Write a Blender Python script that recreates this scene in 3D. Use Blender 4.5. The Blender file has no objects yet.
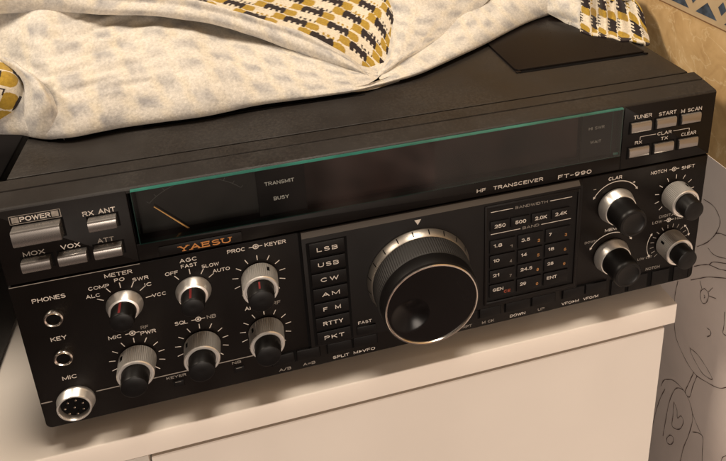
import bpy, bmesh, math, random
import numpy as np
from mathutils import Vector, Matrix, noise

random.seed(7)
MM = 0.001
scene = bpy.context.scene
col = scene.collection
PI = math.pi

DOODLE = [[[24.5, 34.8], [15.9, 35.7], [10.4, 32.2], [8.7, 27.7], [11.0, 18.3], [16.5, 7.9], [24.9, -2.4]], [[11.0, 18.3], [7.6, 21.2], [1.9, 23.6]], [[15.5, 4.1], [10.7, 3.2], [5.6, 4.9], [-1.5, 9.1]], [[25.2, -18.4], [18.5, -11.8], [12.7, -7.0], [4.2, -3.2], [-2.9, 1.2]], [[26.2, -30.5], [18.6, -22.7], [11.2, -15.4], [-3.8, -3.8]], [[12.7, -7.0], [9.0, -1.7], [-2.1, 5.8]], [[38.0, -41.3], [38.8, -49.8], [39.0, -57.0], [37.6, -70.9], [34.7, -82.6], [31.8, -88.0], [22.2, -94.7], [11.0, -97.4], [-1.0, -92.3], [-10.4, -86.4], [-17.1, -78.1]], [[13.6, -26.7], [10.2, -26.6], [9.2, -29.7], [10.6, -35.8], [13.5, -38.5], [16.0, -35.7], [16.2, -31.0], [13.6, -26.7]], [[13.2, -31.6], [12.1, -32.3], [12.8, -33.7]], [[10.2, -26.9], [6.9, -20.2]], [[9.2, -28.9], [3.0, -25.4]], [[15.6, -28.8], [18.3, -24.5]], [[6.7, -53.0], [3.5, -52.4], [3.0, -55.3], [5.6, -59.5]], [[-5.3, -28.6], [-6.4, -38.0], [-6.6, -44.3], [-10.0, -43.4]], [[18.7, -82.1], [16.6, -85.3], [10.9, -88.3], [4.2, -90.1], [-3.8, -86.2], [-0.4, -83.3], [5.8, -81.2], [11.8, -80.4], [18.7, -82.1]], [[12.2, -96.8], [15.2, -110.1], [17.3, -120.7], [12.9, -120.5], [11.3, -108.5], [9.1, -97.1]], [[41.6, -142.0], [39.5, -134.3], [35.4, -128.8], [29.3, -123.6], [19.3, -121.2], [11.7, -124.8], [7.3, -134.7], [8.7, -151.6], [11.7, -168.2], [12.8, -184.7]], [[19.3, -121.2], [24.6, -125.1], [28.0, -131.8], [31.3, -147.3], [32.5, -169.8], [33.0, -182.6]], [[37.1, -140.0], [40.2, -151.3], [42.9, -165.6], [45.7, -188.7]], [[26.6, -140.9], [25.7, -153.6], [25.4, -162.7], [21.1, -161.0], [17.0, -155.5], [15.2, -146.6], [18.2, -144.7], [21.2, -150.2], [22.7, -144.1], [26.6, -140.9]], [[26.1, -173.1], [22.9, -171.2], [21.8, -173.9], [23.9, -180.0], [27.5, -183.1], [28.8, -180.0], [26.1, -173.1]], [[5.6, -145.0], [1.8, -140.7], [-1.0, -138.8], [-4.0, -138.8], [-5.2, -148.7], [-6.6, -160.2]], [[8.0, -130.5], [2.8, -134.9], [-4.0, -138.8]], [[-21.3, -138.2], [-22.3, -133.2], [-25.8, -127.0]]]
PATCH = {
 'A': [[[-47.8, 98.9, 131.8], [-0.3, 81.3, 131.8], [22.0, 69.9, 131.8], [49.5, 72.0, 131.8], [89.7, 71.0, 131.8], [121.3, 72.5, 131.8], [154.3, 66.1, 131.8], [179.1, 63.1, 131.8], [201.6, 73.1, 131.8]], [[-47.8, 81.9, 131.5], [-0.3, 64.3, 131.5], [22.0, 52.9, 131.5], [49.5, 55.0, 131.5], [89.7, 54.0, 131.5], [121.3, 57.2, 131.5], [154.3, 55.9, 131.5], [179.1, 56.3, 131.5], [201.6, 66.3, 131.5]], [[-46.6, 75.7, 135.0], [0.7, 58.1, 135.0], [22.8, 46.7, 135.0], [50.2, 48.8, 135.0], [90.1, 47.8, 135.1], [121.6, 51.5, 134.9], [154.3, 51.7, 134.0], [179.0, 53.1, 133.7], [202.0, 63.1, 132.6]], [[-46.7, 79.9, 150.3], [-1.9, 62.3, 145.9], [22.0, 50.9, 144.8], [48.8, 53.0, 144.9], [86.2, 52.0, 145.1], [118.2, 55.4, 141.4], [152.2, 54.7, 137.5], [178.3, 55.2, 134.4], [201.2, 64.8, 131.0]], [[-50.4, 91.9, 162.7], [-3.5, 74.3, 157.6], [18.0, 62.9, 156.6], [45.8, 65.0, 157.0], [81.1, 64.0, 156.2], [114.3, 66.2, 150.4], [148.6, 61.9, 143.4], [176.9, 58.8, 136.8], [199.3, 66.6, 131.8]], [[-57.6, 111.9, 173.1], [-8.9, 94.3, 168.5], [14.2, 82.9, 171.5], [41.2, 85.0, 167.5], [76.1, 84.0, 165.4], [111.8, 84.2, 156.8], [146.0, 73.9, 148.6], [176.5, 64.8, 139.2], [197.6, 69.6, 132.6]], [[-65.2, 142.9, 199.5], [-13.4, 125.3, 198.7], [12.2, 113.9, 196.1], [37.2, 116.0, 179.9], [71.1, 115.0, 174.8], [109.2, 112.1, 163.3], [143.9, 92.5, 153.0], [176.1, 74.1, 141.6], [196.3, 74.2, 132.8]]],
 'R': [[[-47.9, 113.0, 184.9], [-12.6, 112.0, 185.5], [18.5, 110.0, 183.2], [39.4, 108.0, 179.8], [66.5, 105.0, 176.8], [96.6, 101.0, 170.0], [126.8, 95.0, 158.2], [154.5, 86.0, 146.3], [176.5, 77.0, 138.4], [189.9, 73.0, 131.6]], [[-45.2, 105.0, 184.4], [-10.5, 104.0, 185.0], [19.9, 102.0, 182.7], [40.5, 100.0, 179.3], [67.1, 97.0, 176.4], [96.6, 93.0, 169.7], [126.3, 87.0, 158.1], [153.4, 78.0, 146.5], [174.9, 69.0, 138.9], [188.0, 65.0, 132.3]], [[-41.9, 103.0, 195.2], [-8.3, 102.0, 193.0], [21.7, 100.0, 188.5], [44.1, 98.0, 183.1], [70.5, 95.0, 179.7], [97.1, 91.0, 173.7], [125.2, 85.0, 163.1], [152.1, 76.0, 152.0], [173.3, 67.0, 143.2], [187.1, 63.0, 134.5]], [[-40.2, 106.0, 207.2], [-7.3, 105.0, 201.4], [22.5, 103.0, 194.2], [47.9, 101.0, 186.2], [74.4, 98.0, 182.1], [97.5, 94.0, 176.7], [123.9, 88.0, 167.3], [150.8, 79.0, 156.7], [172.0, 70.0, 146.2], [186.9, 66.0, 134.6]], [[-39.9, 112.0, 217.1], [-7.5, 111.0, 208.3], [22.6, 109.0, 198.7], [51.7, 107.0, 188.2], [78.6, 104.0, 183.6], [97.7, 100.0, 178.9], [122.2, 94.0, 170.4], [149.5, 85.0, 160.1], [170.9, 76.0, 148.0], [187.3, 72.0, 133.8]], [[-39.9, 152.0, 140.0], [-7.5, 151.0, 140.0], [22.6, 149.0, 140.0], [51.7, 147.0, 140.0], [78.6, 144.0, 140.0], [97.7, 140.0, 140.0], [122.2, 134.0, 140.0], [149.5, 125.0, 140.0], [170.9, 116.0, 140.0], [187.3, 112.0, 140.0]]],
 'B': [[[35.7, 110.0, 191.0], [51.2, 109.0, 186.5], [78.2, 107.0, 181.5], [97.4, 103.0, 176.7], [122.2, 99.0, 167.5], [149.9, 90.0, 156.9], [171.3, 79.0, 145.4], [188.8, 71.0, 131.4]], [[50.0, 134.0, 197.9], [71.6, 133.0, 187.0], [101.0, 131.0, 183.0], [124.4, 127.0, 174.9], [148.3, 123.0, 166.0], [175.1, 114.0, 156.9], [191.9, 100.6, 148.7], [201.2, 83.0, 136.9]], [[67.0, 164.0, 212.3], [96.1, 163.0, 196.4], [134.2, 161.0, 187.6], [160.0, 157.0, 178.9], [186.3, 153.0, 170.0], [209.2, 144.0, 161.3], [217.4, 127.6, 154.8], [216.0, 108.8, 141.1]], [[67.0, 186.0, 150.0], [96.1, 185.0, 150.0], [134.2, 183.0, 150.0], [160.0, 179.0, 150.0], [186.3, 175.0, 150.0], [209.2, 166.0, 150.0], [217.4, 149.6, 150.0], [216.0, 130.8, 150.0]], [[67.0, 214.0, 133.0], [96.1, 213.0, 133.0], [134.2, 211.0, 133.0], [160.0, 207.0, 133.0], [186.3, 203.0, 133.0], [209.2, 194.0, 133.0], [217.4, 177.6, 133.0], [216.0, 158.8, 133.0]], [[67.0, 274.0, 132.5], [96.1, 273.0, 132.5], [134.2, 271.0, 132.5], [160.0, 267.0, 132.5], [186.3, 263.0, 132.5], [209.2, 254.0, 132.5], [217.4, 237.6, 132.5], [216.0, 218.8, 132.5]]],
 'C2': [[[186.2, 65.0, 132.5], [187.8, 64.0, 133.4], [190.3, 64.5, 133.1], [193.7, 66.0, 132.2]], [[199.7, 82.0, 137.5], [201.1, 75.0, 139.5], [204.9, 73.0, 138.5], [210.9, 77.0, 136.6]], [[206.8, 104.0, 142.7], [209.7, 90.0, 144.9], [219.7, 87.0, 141.3], [234.0, 93.0, 138.4]], [[211.2, 134.0, 149.9], [217.8, 114.0, 152.9], [237.3, 107.0, 148.7], [264.9, 116.0, 141.3]], [[214.9, 158.0, 165.4], [225.4, 140.0, 167.8], [255.6, 134.0, 160.4], [303.8, 146.0, 154.3]], [[214.9, 188.0, 140.0], [225.4, 170.0, 140.0], [255.6, 164.0, 140.0], [303.8, 176.0, 140.0]], [[214.9, 233.0, 132.5], [225.4, 215.0, 132.5], [255.6, 209.0, 132.5], [303.8, 221.0, 132.5]]],
 'C1': [[[159.7, 66.6, 131.8], [177.1, 61.9, 131.8], [193.1, 66.4, 131.8], [211.4, 75.7, 131.8], [234.2, 90.8, 131.8], [259.6, 105.2, 131.8], [299.3, 130.8, 131.8], [324.2, 142.9, 131.8], [350.3, 151.5, 131.8]], [[163.7, 64.8, 131.5], [181.1, 58.3, 131.5], [197.1, 60.4, 131.5], [215.4, 66.1, 131.5], [238.2, 78.8, 131.5], [263.6, 93.2, 131.5], [303.3, 118.8, 131.5], [328.2, 130.9, 131.5], [354.3, 139.5, 131.5]], [[163.9, 63.2, 129.6], [180.7, 56.1, 132.2], [196.4, 57.4, 133.4], [214.5, 61.9, 134.2], [237.2, 73.8, 134.8], [262.5, 88.2, 134.9], [301.9, 113.8, 135.1], [326.8, 125.9, 135.2], [352.7, 134.5, 135.2]], [[166.4, 64.6, 129.4], [181.7, 58.0, 133.2], [196.4, 59.9, 134.5], [211.3, 65.3, 135.7], [232.8, 77.8, 137.8], [257.9, 92.2, 140.2], [293.2, 117.8, 143.6], [317.6, 129.9, 145.5], [345.5, 138.5, 145.7]], [[168.3, 68.1, 129.4], [182.1, 64.9, 133.8], [195.7, 71.4, 134.1], [207.7, 83.7, 136.3], [232.4, 100.8, 139.1], [259.6, 115.2, 145.1], [290.1, 140.8, 151.4], [320.2, 152.9, 157.4], [344.7, 161.5, 157.9]]],
 'C3': [[[316.2, 213.0, 132.6], [326.8, 205.0, 132.6], [346.6, 197.0, 132.6], [362.0, 195.0, 132.6]], [[316.2, 180.0, 140.0], [326.8, 172.0, 140.0], [346.6, 164.0, 140.0], [362.0, 162.0, 140.0]], [[316.2, 158.0, 155.7], [326.8, 150.0, 157.5], [346.6, 142.0, 159.8], [364.8, 140.0, 159.9]], [[323.6, 142.0, 139.5], [330.8, 133.0, 143.0], [341.5, 124.0, 147.5], [355.2, 122.0, 148.7]], [[329.1, 129.0, 135.4], [333.4, 121.0, 138.2], [339.2, 112.0, 142.0], [348.1, 109.0, 143.3]], [[334.7, 117.0, 132.7], [337.5, 111.0, 133.7], [340.4, 104.0, 135.0], [343.3, 100.0, 136.8]], [[339.9, 101.0, 128.8], [339.6, 98.0, 130.0], [340.1, 95.0, 130.6], [340.4, 93.0, 131.0]]],
 'G': [[[165.9, 59.4, 132.4], [180.7, 61.1, 132.4], [199.2, 64.4, 132.4], [215.7, 68.9, 132.4]], [[166.5, 65.6, 135.0], [181.3, 69.0, 135.0], [200.4, 72.6, 135.0], [219.0, 76.8, 135.0]], [[167.7, 77.4, 136.4], [183.1, 81.1, 136.4], [203.2, 86.7, 136.4], [222.7, 91.4, 136.4]]],
 'D': [[[337.6, 94.5, 130.1], [340.1, 86.0, 130.4], [343.6, 83.0, 129.3], [346.9, 79.0, 130.3], [350.9, 77.0, 129.5], [353.6, 70.0, 130.4], [359.7, 68.0, 129.3], [364.3, 63.0, 129.9], [371.5, 66.0, 129.2]], [[342.4, 104.0, 139.9], [345.7, 98.0, 140.0], [354.4, 102.0, 136.8], [355.5, 94.0, 138.7], [362.2, 96.0, 136.5], [363.8, 88.0, 138.3], [370.6, 89.0, 136.4], [372.9, 80.0, 136.4], [376.7, 76.0, 131.7]], [[351.8, 122.0, 152.9], [353.1, 115.0, 154.8], [361.8, 119.0, 152.6], [362.2, 112.0, 154.6], [369.6, 115.0, 152.9], [369.8, 108.0, 154.2], [375.0, 110.0, 153.0], [376.1, 102.0, 153.1], [378.2, 94.0, 148.1]], [[351.8, 140.0, 142.0], [353.1, 133.0, 142.0], [361.8, 137.0, 142.0], [362.0, 130.0, 142.0], [362.0, 133.0, 142.0], [362.0, 126.0, 142.0], [362.0, 128.0, 142.0], [362.0, 120.0, 142.0], [362.0, 112.0, 142.0]], [[351.8, 167.0, 132.6], [353.1, 160.0, 132.6], [361.8, 164.0, 132.6], [362.0, 157.0, 132.6], [362.0, 160.0, 132.6], [362.0, 153.0, 132.6], [362.0, 155.0, 132.6], [362.0, 147.0, 132.6], [362.0, 139.0, 132.6]]],
 'E': [[[-11.4, 81.0, 169.6], [-1.8, 74.0, 169.9], [3.0, 72.0, 167.8], [4.3, 75.0, 161.8]], [[3.4, 67.0, 161.5], [11.0, 58.0, 163.2], [15.8, 56.0, 161.8], [16.7, 61.0, 155.4]], [[5.9, 61.0, 152.6], [13.5, 52.0, 155.2], [19.5, 49.0, 154.0], [21.6, 53.0, 147.8]], [[-1.1, 64.0, 140.3], [9.1, 53.0, 143.1], [17.3, 49.0, 142.7], [22.2, 53.0, 138.0]], [[-6.4, 67.0, 132.0], [5.0, 57.0, 131.9], [14.7, 51.5, 131.7], [22.1, 51.0, 130.5]], [[-7.0, 74.0, 130.7], [2.1, 68.0, 129.9], [12.2, 62.0, 130.2], [19.2, 60.0, 129.5]]],
 'F': [[[-30.3, 84.0, 177.2], [-13.1, 80.0, 169.1], [-4.4, 77.0, 165.7], [0.5, 75.0, 159.5]], [[-27.1, 68.0, 168.4], [-7.6, 64.0, 165.1], [1.2, 64.0, 160.9], [4.2, 69.0, 151.4]], [[-28.0, 62.0, 156.0], [-8.7, 59.0, 153.2], [-0.7, 60.0, 149.1], [2.9, 67.0, 145.0]], [[-32.5, 64.0, 138.8], [-13.7, 64.0, 136.1], [-7.9, 66.0, 135.1], [-2.4, 67.0, 137.8]]]}

# ------------------------------------------------------------------ materials
def mat(name, base=(0.5, 0.5, 0.5), rough=0.5, metal=0.0, spec=0.5, bump=0.0, bscale=1500.0, var=0.0, vscale=60.0,
        rvar=0.0, coat=0.0, sheen=0.0, attr=None, dust=0.0):
    m = bpy.data.materials.new(name); m.use_nodes = True
    nt = m.node_tree; b = nt.nodes['Principled BSDF']
    b.inputs['Base Color'].default_value = (*base, 1)
    b.inputs['Roughness'].default_value = rough
    b.inputs['Metallic'].default_value = metal
    b.inputs['Specular IOR Level'].default_value = spec
    b.inputs['Coat Weight'].default_value = coat
    b.inputs['Sheen Weight'].default_value = sheen
    tc = nt.nodes.new('ShaderNodeTexCoord')
    if attr:
        a = nt.nodes.new('ShaderNodeAttribute'); a.attribute_name = attr
        fz = nt.nodes.new('ShaderNodeTexNoise'); fz.inputs['Scale'].default_value = 700; fz.inputs['Detail'].default_value = 5; fz.inputs['Roughness'].default_value = .7
        nt.links.new(tc.outputs['Object'], fz.inputs['Vector'])
        fr = nt.nodes.new('ShaderNodeMapRange'); fr.inputs['From Min'].default_value = .3; fr.inputs['From Max'].default_value = .7; fr.inputs['To Min'].default_value = .78; fr.inputs['To Max'].default_value = 1.16
        nt.links.new(fz.outputs['Fac'], fr.inputs['Value'])
        fm = nt.nodes.new('ShaderNodeVectorMath'); fm.operation = 'SCALE'; nt.links.new(a.outputs['Color'], fm.inputs[0]); nt.links.new(fr.outputs[0], fm.inputs['Scale'])
        nt.links.new(fm.outputs[0], b.inputs['Base Color'])
    elif var > 0:
        n = nt.nodes.new('ShaderNodeTexNoise'); n.inputs['Scale'].default_value = vscale; n.inputs['Detail'].default_value = 6
        nt.links.new(tc.outputs['Object'], n.inputs['Vector'])
        r = nt.nodes.new('ShaderNodeMapRange')
        r.inputs['From Min'].default_value = 0.3; r.inputs['From Max'].default_value = 0.7
        r.inputs['To Min'].default_value = 1 - var; r.inputs['To Max'].default_value = 1 + var
        nt.links.new(n.outputs['Fac'], r.inputs['Value'])
        mx = nt.nodes.new('ShaderNodeVectorMath'); mx.operation = 'SCALE'; mx.inputs[0].default_value = base
        nt.links.new(r.outputs[0], mx.inputs['Scale']); nt.links.new(mx.outputs[0], b.inputs['Base Color'])
    if rvar > 0:
        n = nt.nodes.new('ShaderNodeTexNoise'); n.inputs['Scale'].default_value = 35; n.inputs['Detail'].default_value = 8
        nt.links.new(tc.outputs['Object'], n.inputs['Vector'])
        r = nt.nodes.new('ShaderNodeMapRange')
        r.inputs['From Min'].default_value = 0.3; r.inputs['From Max'].default_value = 0.7
        r.inputs['To Min'].default_value = rough - rvar; r.inputs['To Max'].default_value = rough + rvar
        nt.links.new(n.outputs['Fac'], r.inputs['Value']); nt.links.new(r.outputs[0], b.inputs['Roughness'])
    if dust > 0:
        n = nt.nodes.new('ShaderNodeTexNoise'); n.inputs['Scale'].default_value = 650; n.inputs['Detail'].default_value = 2
        n3 = nt.nodes.new('ShaderNodeTexNoise'); n3.inputs['Scale'].default_value = 22; n3.inputs['Detail'].default_value = 4
        for q in (n, n3): nt.links.new(tc.outputs['Object'], q.inputs['Vector'])
        ml = nt.nodes.new('ShaderNodeMath'); ml.operation = 'MULTIPLY'; nt.links.new(n.outputs['Fac'], ml.inputs[0]); nt.links.new(n3.outputs['Fac'], ml.inputs[1])
        r = nt.nodes.new('ShaderNodeMapRange'); r.inputs['From Min'].default_value = .25; r.inputs['From Max'].default_value = .42; r.inputs['To Max'].default_value = dust
        nt.links.new(ml.outputs[0], r.inputs['Value'])
        mx = nt.nodes.new('ShaderNodeMix'); mx.data_type = 'RGBA'; mx.inputs[7].default_value = (.30, .26, .22, 1); nt.links.new(r.outputs[0], mx.inputs[0])
        src = b.inputs['Base Color'].links
        if src: nt.links.new(src[0].from_socket, mx.inputs[6])
        else: mx.inputs[6].default_value = (*base, 1)
        nt.links.new(mx.outputs[2], b.inputs['Base Color'])
    if bump > 0:
        n = nt.nodes.new('ShaderNodeTexNoise'); n.inputs['Scale'].default_value = bscale; n.inputs['Detail'].default_value = 4
        nt.links.new(tc.outputs['Object'], n.inputs['Vector'])
        bp = nt.nodes.new('ShaderNodeBump'); bp.inputs['Strength'].default_value = bump; bp.inputs['Distance'].default_value = 0.0004
        nt.links.new(n.outputs['Fac'], bp.inputs['Height']); nt.links.new(bp.outputs[0], b.inputs['Normal'])
    return m

M = {}
M['panel'] = mat('black_painted_panel', (.0052, .0035, .0029), .5, spec=.15, bump=.10, bscale=2500, var=.15, vscale=40, rvar=.06)
M['cover'] = mat('dark_painted_steel', (.0125, .0098, .0083), .40, spec=.42, bump=.09, bscale=2200, var=.14, vscale=25, rvar=.09, dust=.035)
M['hatch'] = mat('smooth_dark_plastic', (.006, .004, .0036), .30, spec=.22, rvar=.05, bump=.05, bscale=1800)
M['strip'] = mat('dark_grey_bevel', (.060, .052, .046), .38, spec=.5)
M['gap'] = mat('black_gap', (.0025, .002, .002), .8, spec=.1)
M['key'] = mat('black_rubber_key', (.0045, .0034, .0032), .5, spec=.15, bump=.05)
M['knob'] = mat('black_plastic_knob', (.004, .0033, .0032), .42, spec=.2, rvar=.05)
M['grip'] = mat('dark_rubber_grip', (.016, .0145, .0138), .5, spec=.35)
M['face'] = mat('glossy_black_face', (.004, .003, .003), .24, spec=.18, rvar=.05)
M['chrome'] = mat('brushed_aluminium', (.86, .82, .77), .35, metal=.86, bump=.05, bscale=1200)
M['skirt'] = mat('satin_aluminium_skirt', (.37, .335, .295), .36, metal=.9, bump=.04, bscale=1200)
M['ring'] = mat('polished_aluminium', (.85, .78, .70), .18, metal=1.0)
M['button'] = mat('satin_silver_button', (.34, .315, .295), .24, metal=.85)
M['print'] = mat('white_print', (.60, .54, .48), .6, spec=.2, var=.22, vscale=420)
M['dimprint'] = mat('grey_and_shaded_print', (.26, .23, .20), .6, spec=.2, var=.3, vscale=420)  # grey also puts knob shadow into the colour of captions below the knobs
M['dimglassprint'] = mat('grey_window_print', (.55, .52, .48), .6, spec=.2)
M['orange'] = mat('orange_print', (.50, .20, .05), .5, spec=.3)
M['tan'] = mat('tan_print', (.42, .20, .07), .6, spec=.2)
M['redp'] = mat('red_print', (.35, .07, .035), .6, spec=.2)
M['red'] = mat('red_pointer', (.13, .009, .009), .4)
M['needle'] = mat('amber_needle', (.85, .42, .12), .45)
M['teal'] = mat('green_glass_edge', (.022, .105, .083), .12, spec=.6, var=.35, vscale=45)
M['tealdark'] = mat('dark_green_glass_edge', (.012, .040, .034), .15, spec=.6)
M['meterface'] = mat('grey_meter_face', (.014, .0125, .0115), .6, spec=.15, var=.45, vscale=45)
M['filter'] = mat('red_filter_with_reflections', (.018, .0078, .0062), .5, spec=.1, var=.9, vscale=22)  # uneven red-brown also paints in the room reflections of the glass
M['mask'] = mat('black_display_mask', (.003, .0025, .0025), .6, spec=.08)
M['shelf'] = mat('cream_laminate', (.82, .74, .66), .48, spec=.4, var=.025, vscale=12, bump=.03, bscale=500, rvar=.05)
M['door'] = mat('cream_cabinet_door', (.77, .70, .63), .5, spec=.35, var=.03, vscale=9, bump=.03, bscale=400)
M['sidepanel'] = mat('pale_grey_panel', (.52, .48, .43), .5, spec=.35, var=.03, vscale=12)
M['gap_shade'] = mat('gap_shade_brown', (.10, .075, .055), .7)  # cream carcass coloured dark brown to paint in the shade of the door gap
M['darkbox'] = mat('charcoal_case', (.006, .005, .005), .5, spec=.2, bump=.1, bscale=1500)
M['ink'] = mat('brown_pen_ink', (.085, .050, .045), .7, spec=.1)
M['fleece'] = mat('fleece_reverse', attr='Col', rough=.95, spec=.1, sheen=.3, bump=.6, bscale=800)
M['knit'] = mat('printed_jersey', attr='Col', rough=.9, spec=.1, sheen=.15, bump=.45, bscale=1500)

def glass_material():
    m = bpy.data.materials.new('tinted_window_glass'); m.use_nodes = True
    nt = m.node_tree; nt.nodes.clear()
    out = nt.nodes.new('ShaderNodeOutputMaterial')
    tr = nt.nodes.new('ShaderNodeBsdfTransparent'); tr.inputs[0].default_value = (.84, .86, .84, 1)
    gl = nt.nodes.new('ShaderNodeBsdfGlossy'); gl.inputs['Roughness'].default_value = .06; gl.inputs[0].default_value = (1, 1, 1, 1)
    fr = nt.nodes.new('ShaderNodeFresnel'); fr.inputs['IOR'].default_value = 1.5
    mx = nt.nodes.new('ShaderNodeMixShader')
    nt.links.new(fr.outputs[0], mx.inputs[0]); nt.links.new(tr.outputs[0], mx.inputs[1]); nt.links.new(gl.outputs[0], mx.inputs[2])
    nt.links.new(mx.outputs[0], out.inputs[0])
    return m
M['glass'] = glass_material()

# ------------------------------------------------------------------ helpers (millimetres in, metres out)
def tag(o, label, cat, group=None):
    o['label'] = label; o['category'] = cat
    if group: o['group'] = group
    return o

def empty(name, loc):
    o = bpy.data.objects.new(name, None); col.objects.link(o)
    o.location = Vector(loc) * MM; o.empty_display_size = .02
    o['org'] = 0
    return o

def link(name, bm, material, parent=None, smooth=True, angle=35):
    """one bmesh in world millimetres -> one mesh object (parented without moving)."""
    off = Vector((0, 0, 0)); p = parent
    while p is not None:
        off += Vector(p.location); p = p.parent
    bm.normal_update()
    me = bpy.data.meshes.new(name)
    for v in bm.verts: v.co = v.co * MM - off
    bm.to_mesh(me); bm.free()
    me.materials.append(material)
    if smooth and len(me.polygons):
        me.polygons.foreach_set('use_smooth', [True] * len(me.polygons))
        try: me.set_sharp_from_angle(angle=math.radians(angle))
        except Exception: pass
    o = bpy.data.objects.new(name, me); col.objects.link(o)
    if parent is not None: o.parent = parent
    return o

def box(bm, x0, x1, y0, y1, z0, z1, bev=0.0, seg=2):
    t = bmesh.new()
    bmesh.ops.create_cube(t, size=1.0)
    for v in t.verts:
        v.co = Vector((x0 if v.co.x < 0 else x1, y0 if v.co.y < 0 else y1, z0 if v.co.z < 0 else z1))
    if bev > 0:
        bmesh.ops.bevel(t, geom=list(t.edges), offset=bev, segments=seg, affect='EDGES', profile=.5)
    merge(bm, t)

def merge(bm, t):
    me = bpy.data.meshes.new('tmp'); t.to_mesh(me); t.free(); bm.from_mesh(me); bpy.data.meshes.remove(me)

def rrect(x0, x1, z0, z1, rad, n=5):
    """rounded rectangle outline, radii (bl, br, tr, tl)"""
    if not isinstance(rad, (list, tuple)): rad = (rad,) * 4
    pts = []
    for (cx, cz, a0, r) in ((x0 + rad[0], z0 + rad[0], PI, rad[0]), (x1 - rad[1], z0 + rad[1], 1.5 * PI, rad[1]),
                            (x1 - rad[2], z1 - rad[2], 0, rad[2]), (x0 + rad[3], z1 - rad[3], .5 * PI, rad[3])):
        if r < .02: pts.append((cx, cz)); continue
        for i in range(n + 1):
            a = a0 + .5 * PI * i / n
            pts.append((cx + r * math.cos(a), cz + r * math.sin(a)))
    return pts

def prism(bm, outline, yf, yb, ch=.3):
    """closed outline in XZ, extruded from the front yf to the back yb with a rounded front edge."""
    n = len(outline)
    nrm = []
    for i in range(n):
        p, q, r_ = Vector(outline[i - 1]), Vector(outline[i]), Vector(outline[(i + 1) % n])
        a = (q - p); b = (r_ - q)
        na = Vector((a.y, -a.x)); nb = Vector((b.y, -b.x))
        if na.length > 0: na.normalize()
        if nb.length > 0: nb.normalize()
        s = na + nb
        k = s.length
        s = s / k if k > 1e-6 else na
        c = max(.35, s.dot(na))
        nrm.append(s / c)
    loops = []
    for (ins, y) in ((ch, yf), (ch * .3, yf + ch * .3), (0, yf + ch), (0, yb)):
        loops.append([bm.verts.new((outline[i][0] - nrm[i].x * ins, y, outline[i][1] - nrm[i].y * ins)) for i in range(n)])
    for a, b in zip(loops, loops[1:]):
        for i in range(n):
            j = (i + 1) % n
            bm.faces.new((a[i], a[j], b[j], b[i]))
    bm.faces.new(list(reversed(loops[0]))); bm.faces.new(loops[-1])
    bmesh.ops.recalc_face_normals(bm, faces=bm.faces)

def extrude_x(bm, prof, x0, x1):
    a = [bm.verts.new((x0, y, z)) for y, z in prof]; b = [bm.verts.new((x1, y, z)) for y, z in prof]
    n = len(prof)
    for i in range(n):
        j = (i + 1) % n
        bm.faces.new((a[i], a[j], b[j], b[i]))
    bm.faces.new(a); bm.faces.new(b)
    bmesh.ops.recalc_face_normals(bm, faces=bm.faces)

def lathe(bm, prof, cx, cz, seg=48, rib=0.0, ribs=0, y0=0.0, caps=True):
    """profile of (distance in front of the panel, radius[, ribbed]) turned about the knob axis."""
    rings = []
    for p in prof:
        d, r = p[0], p[1]; k = rib if (len(p) > 2 and p[2]) else 0
        ring = []
        for i in range(seg):
            a = 2 * PI * i / seg
            rr = r
            if k: rr = r - k * (.5 + .5 * math.cos(ribs * a))
            ring.append(bm.verts.new((cx + rr * math.cos(a), y0 - d, cz + rr * math.sin(a))))
        rings.append(ring)
    for a, b in zip(rings, rings[1:]):
        for i in range(seg):
            j = (i + 1) % seg
            bm.faces.new((a[i], a[j], b[j], b[i]))
    if caps: bm.faces.new(rings[0]); bm.faces.new(rings[-1])
    bmesh.ops.recalc_face_normals(bm, faces=bm.faces)

def ribbon(bm, pts, w, y, lift=.08):
    """flat printed stroke in the panel plane"""
    for (x0, z0), (x1, z1) in zip(pts, pts[1:]):
        d = Vector((x1 - x0, z1 - z0)); L = d.length
        if L < 1e-6: continue
        n = Vector((-d.y, d.x)) / L * w * .5
        vs = [bm.verts.new((x0 + n.x, y - lift, z0 + n.y)), bm.verts.new((x0 - n.x, y - lift, z0 - n.y)),
              bm.verts.new((x1 - n.x, y - lift, z1 - n.y)), bm.verts.new((x1 + n.x, y - lift, z1 + n.y))]
        bm.faces.new(vs)

def _arc(cx, cz, rx, rz, a0, a1, n=9):
    return [(cx + rx * math.cos(math.radians(a0 + (a1 - a0) * i / n)), cz + rz * math.sin(math.radians(a0 + (a1 - a0) * i / n))) for i in range(n + 1)]
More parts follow.
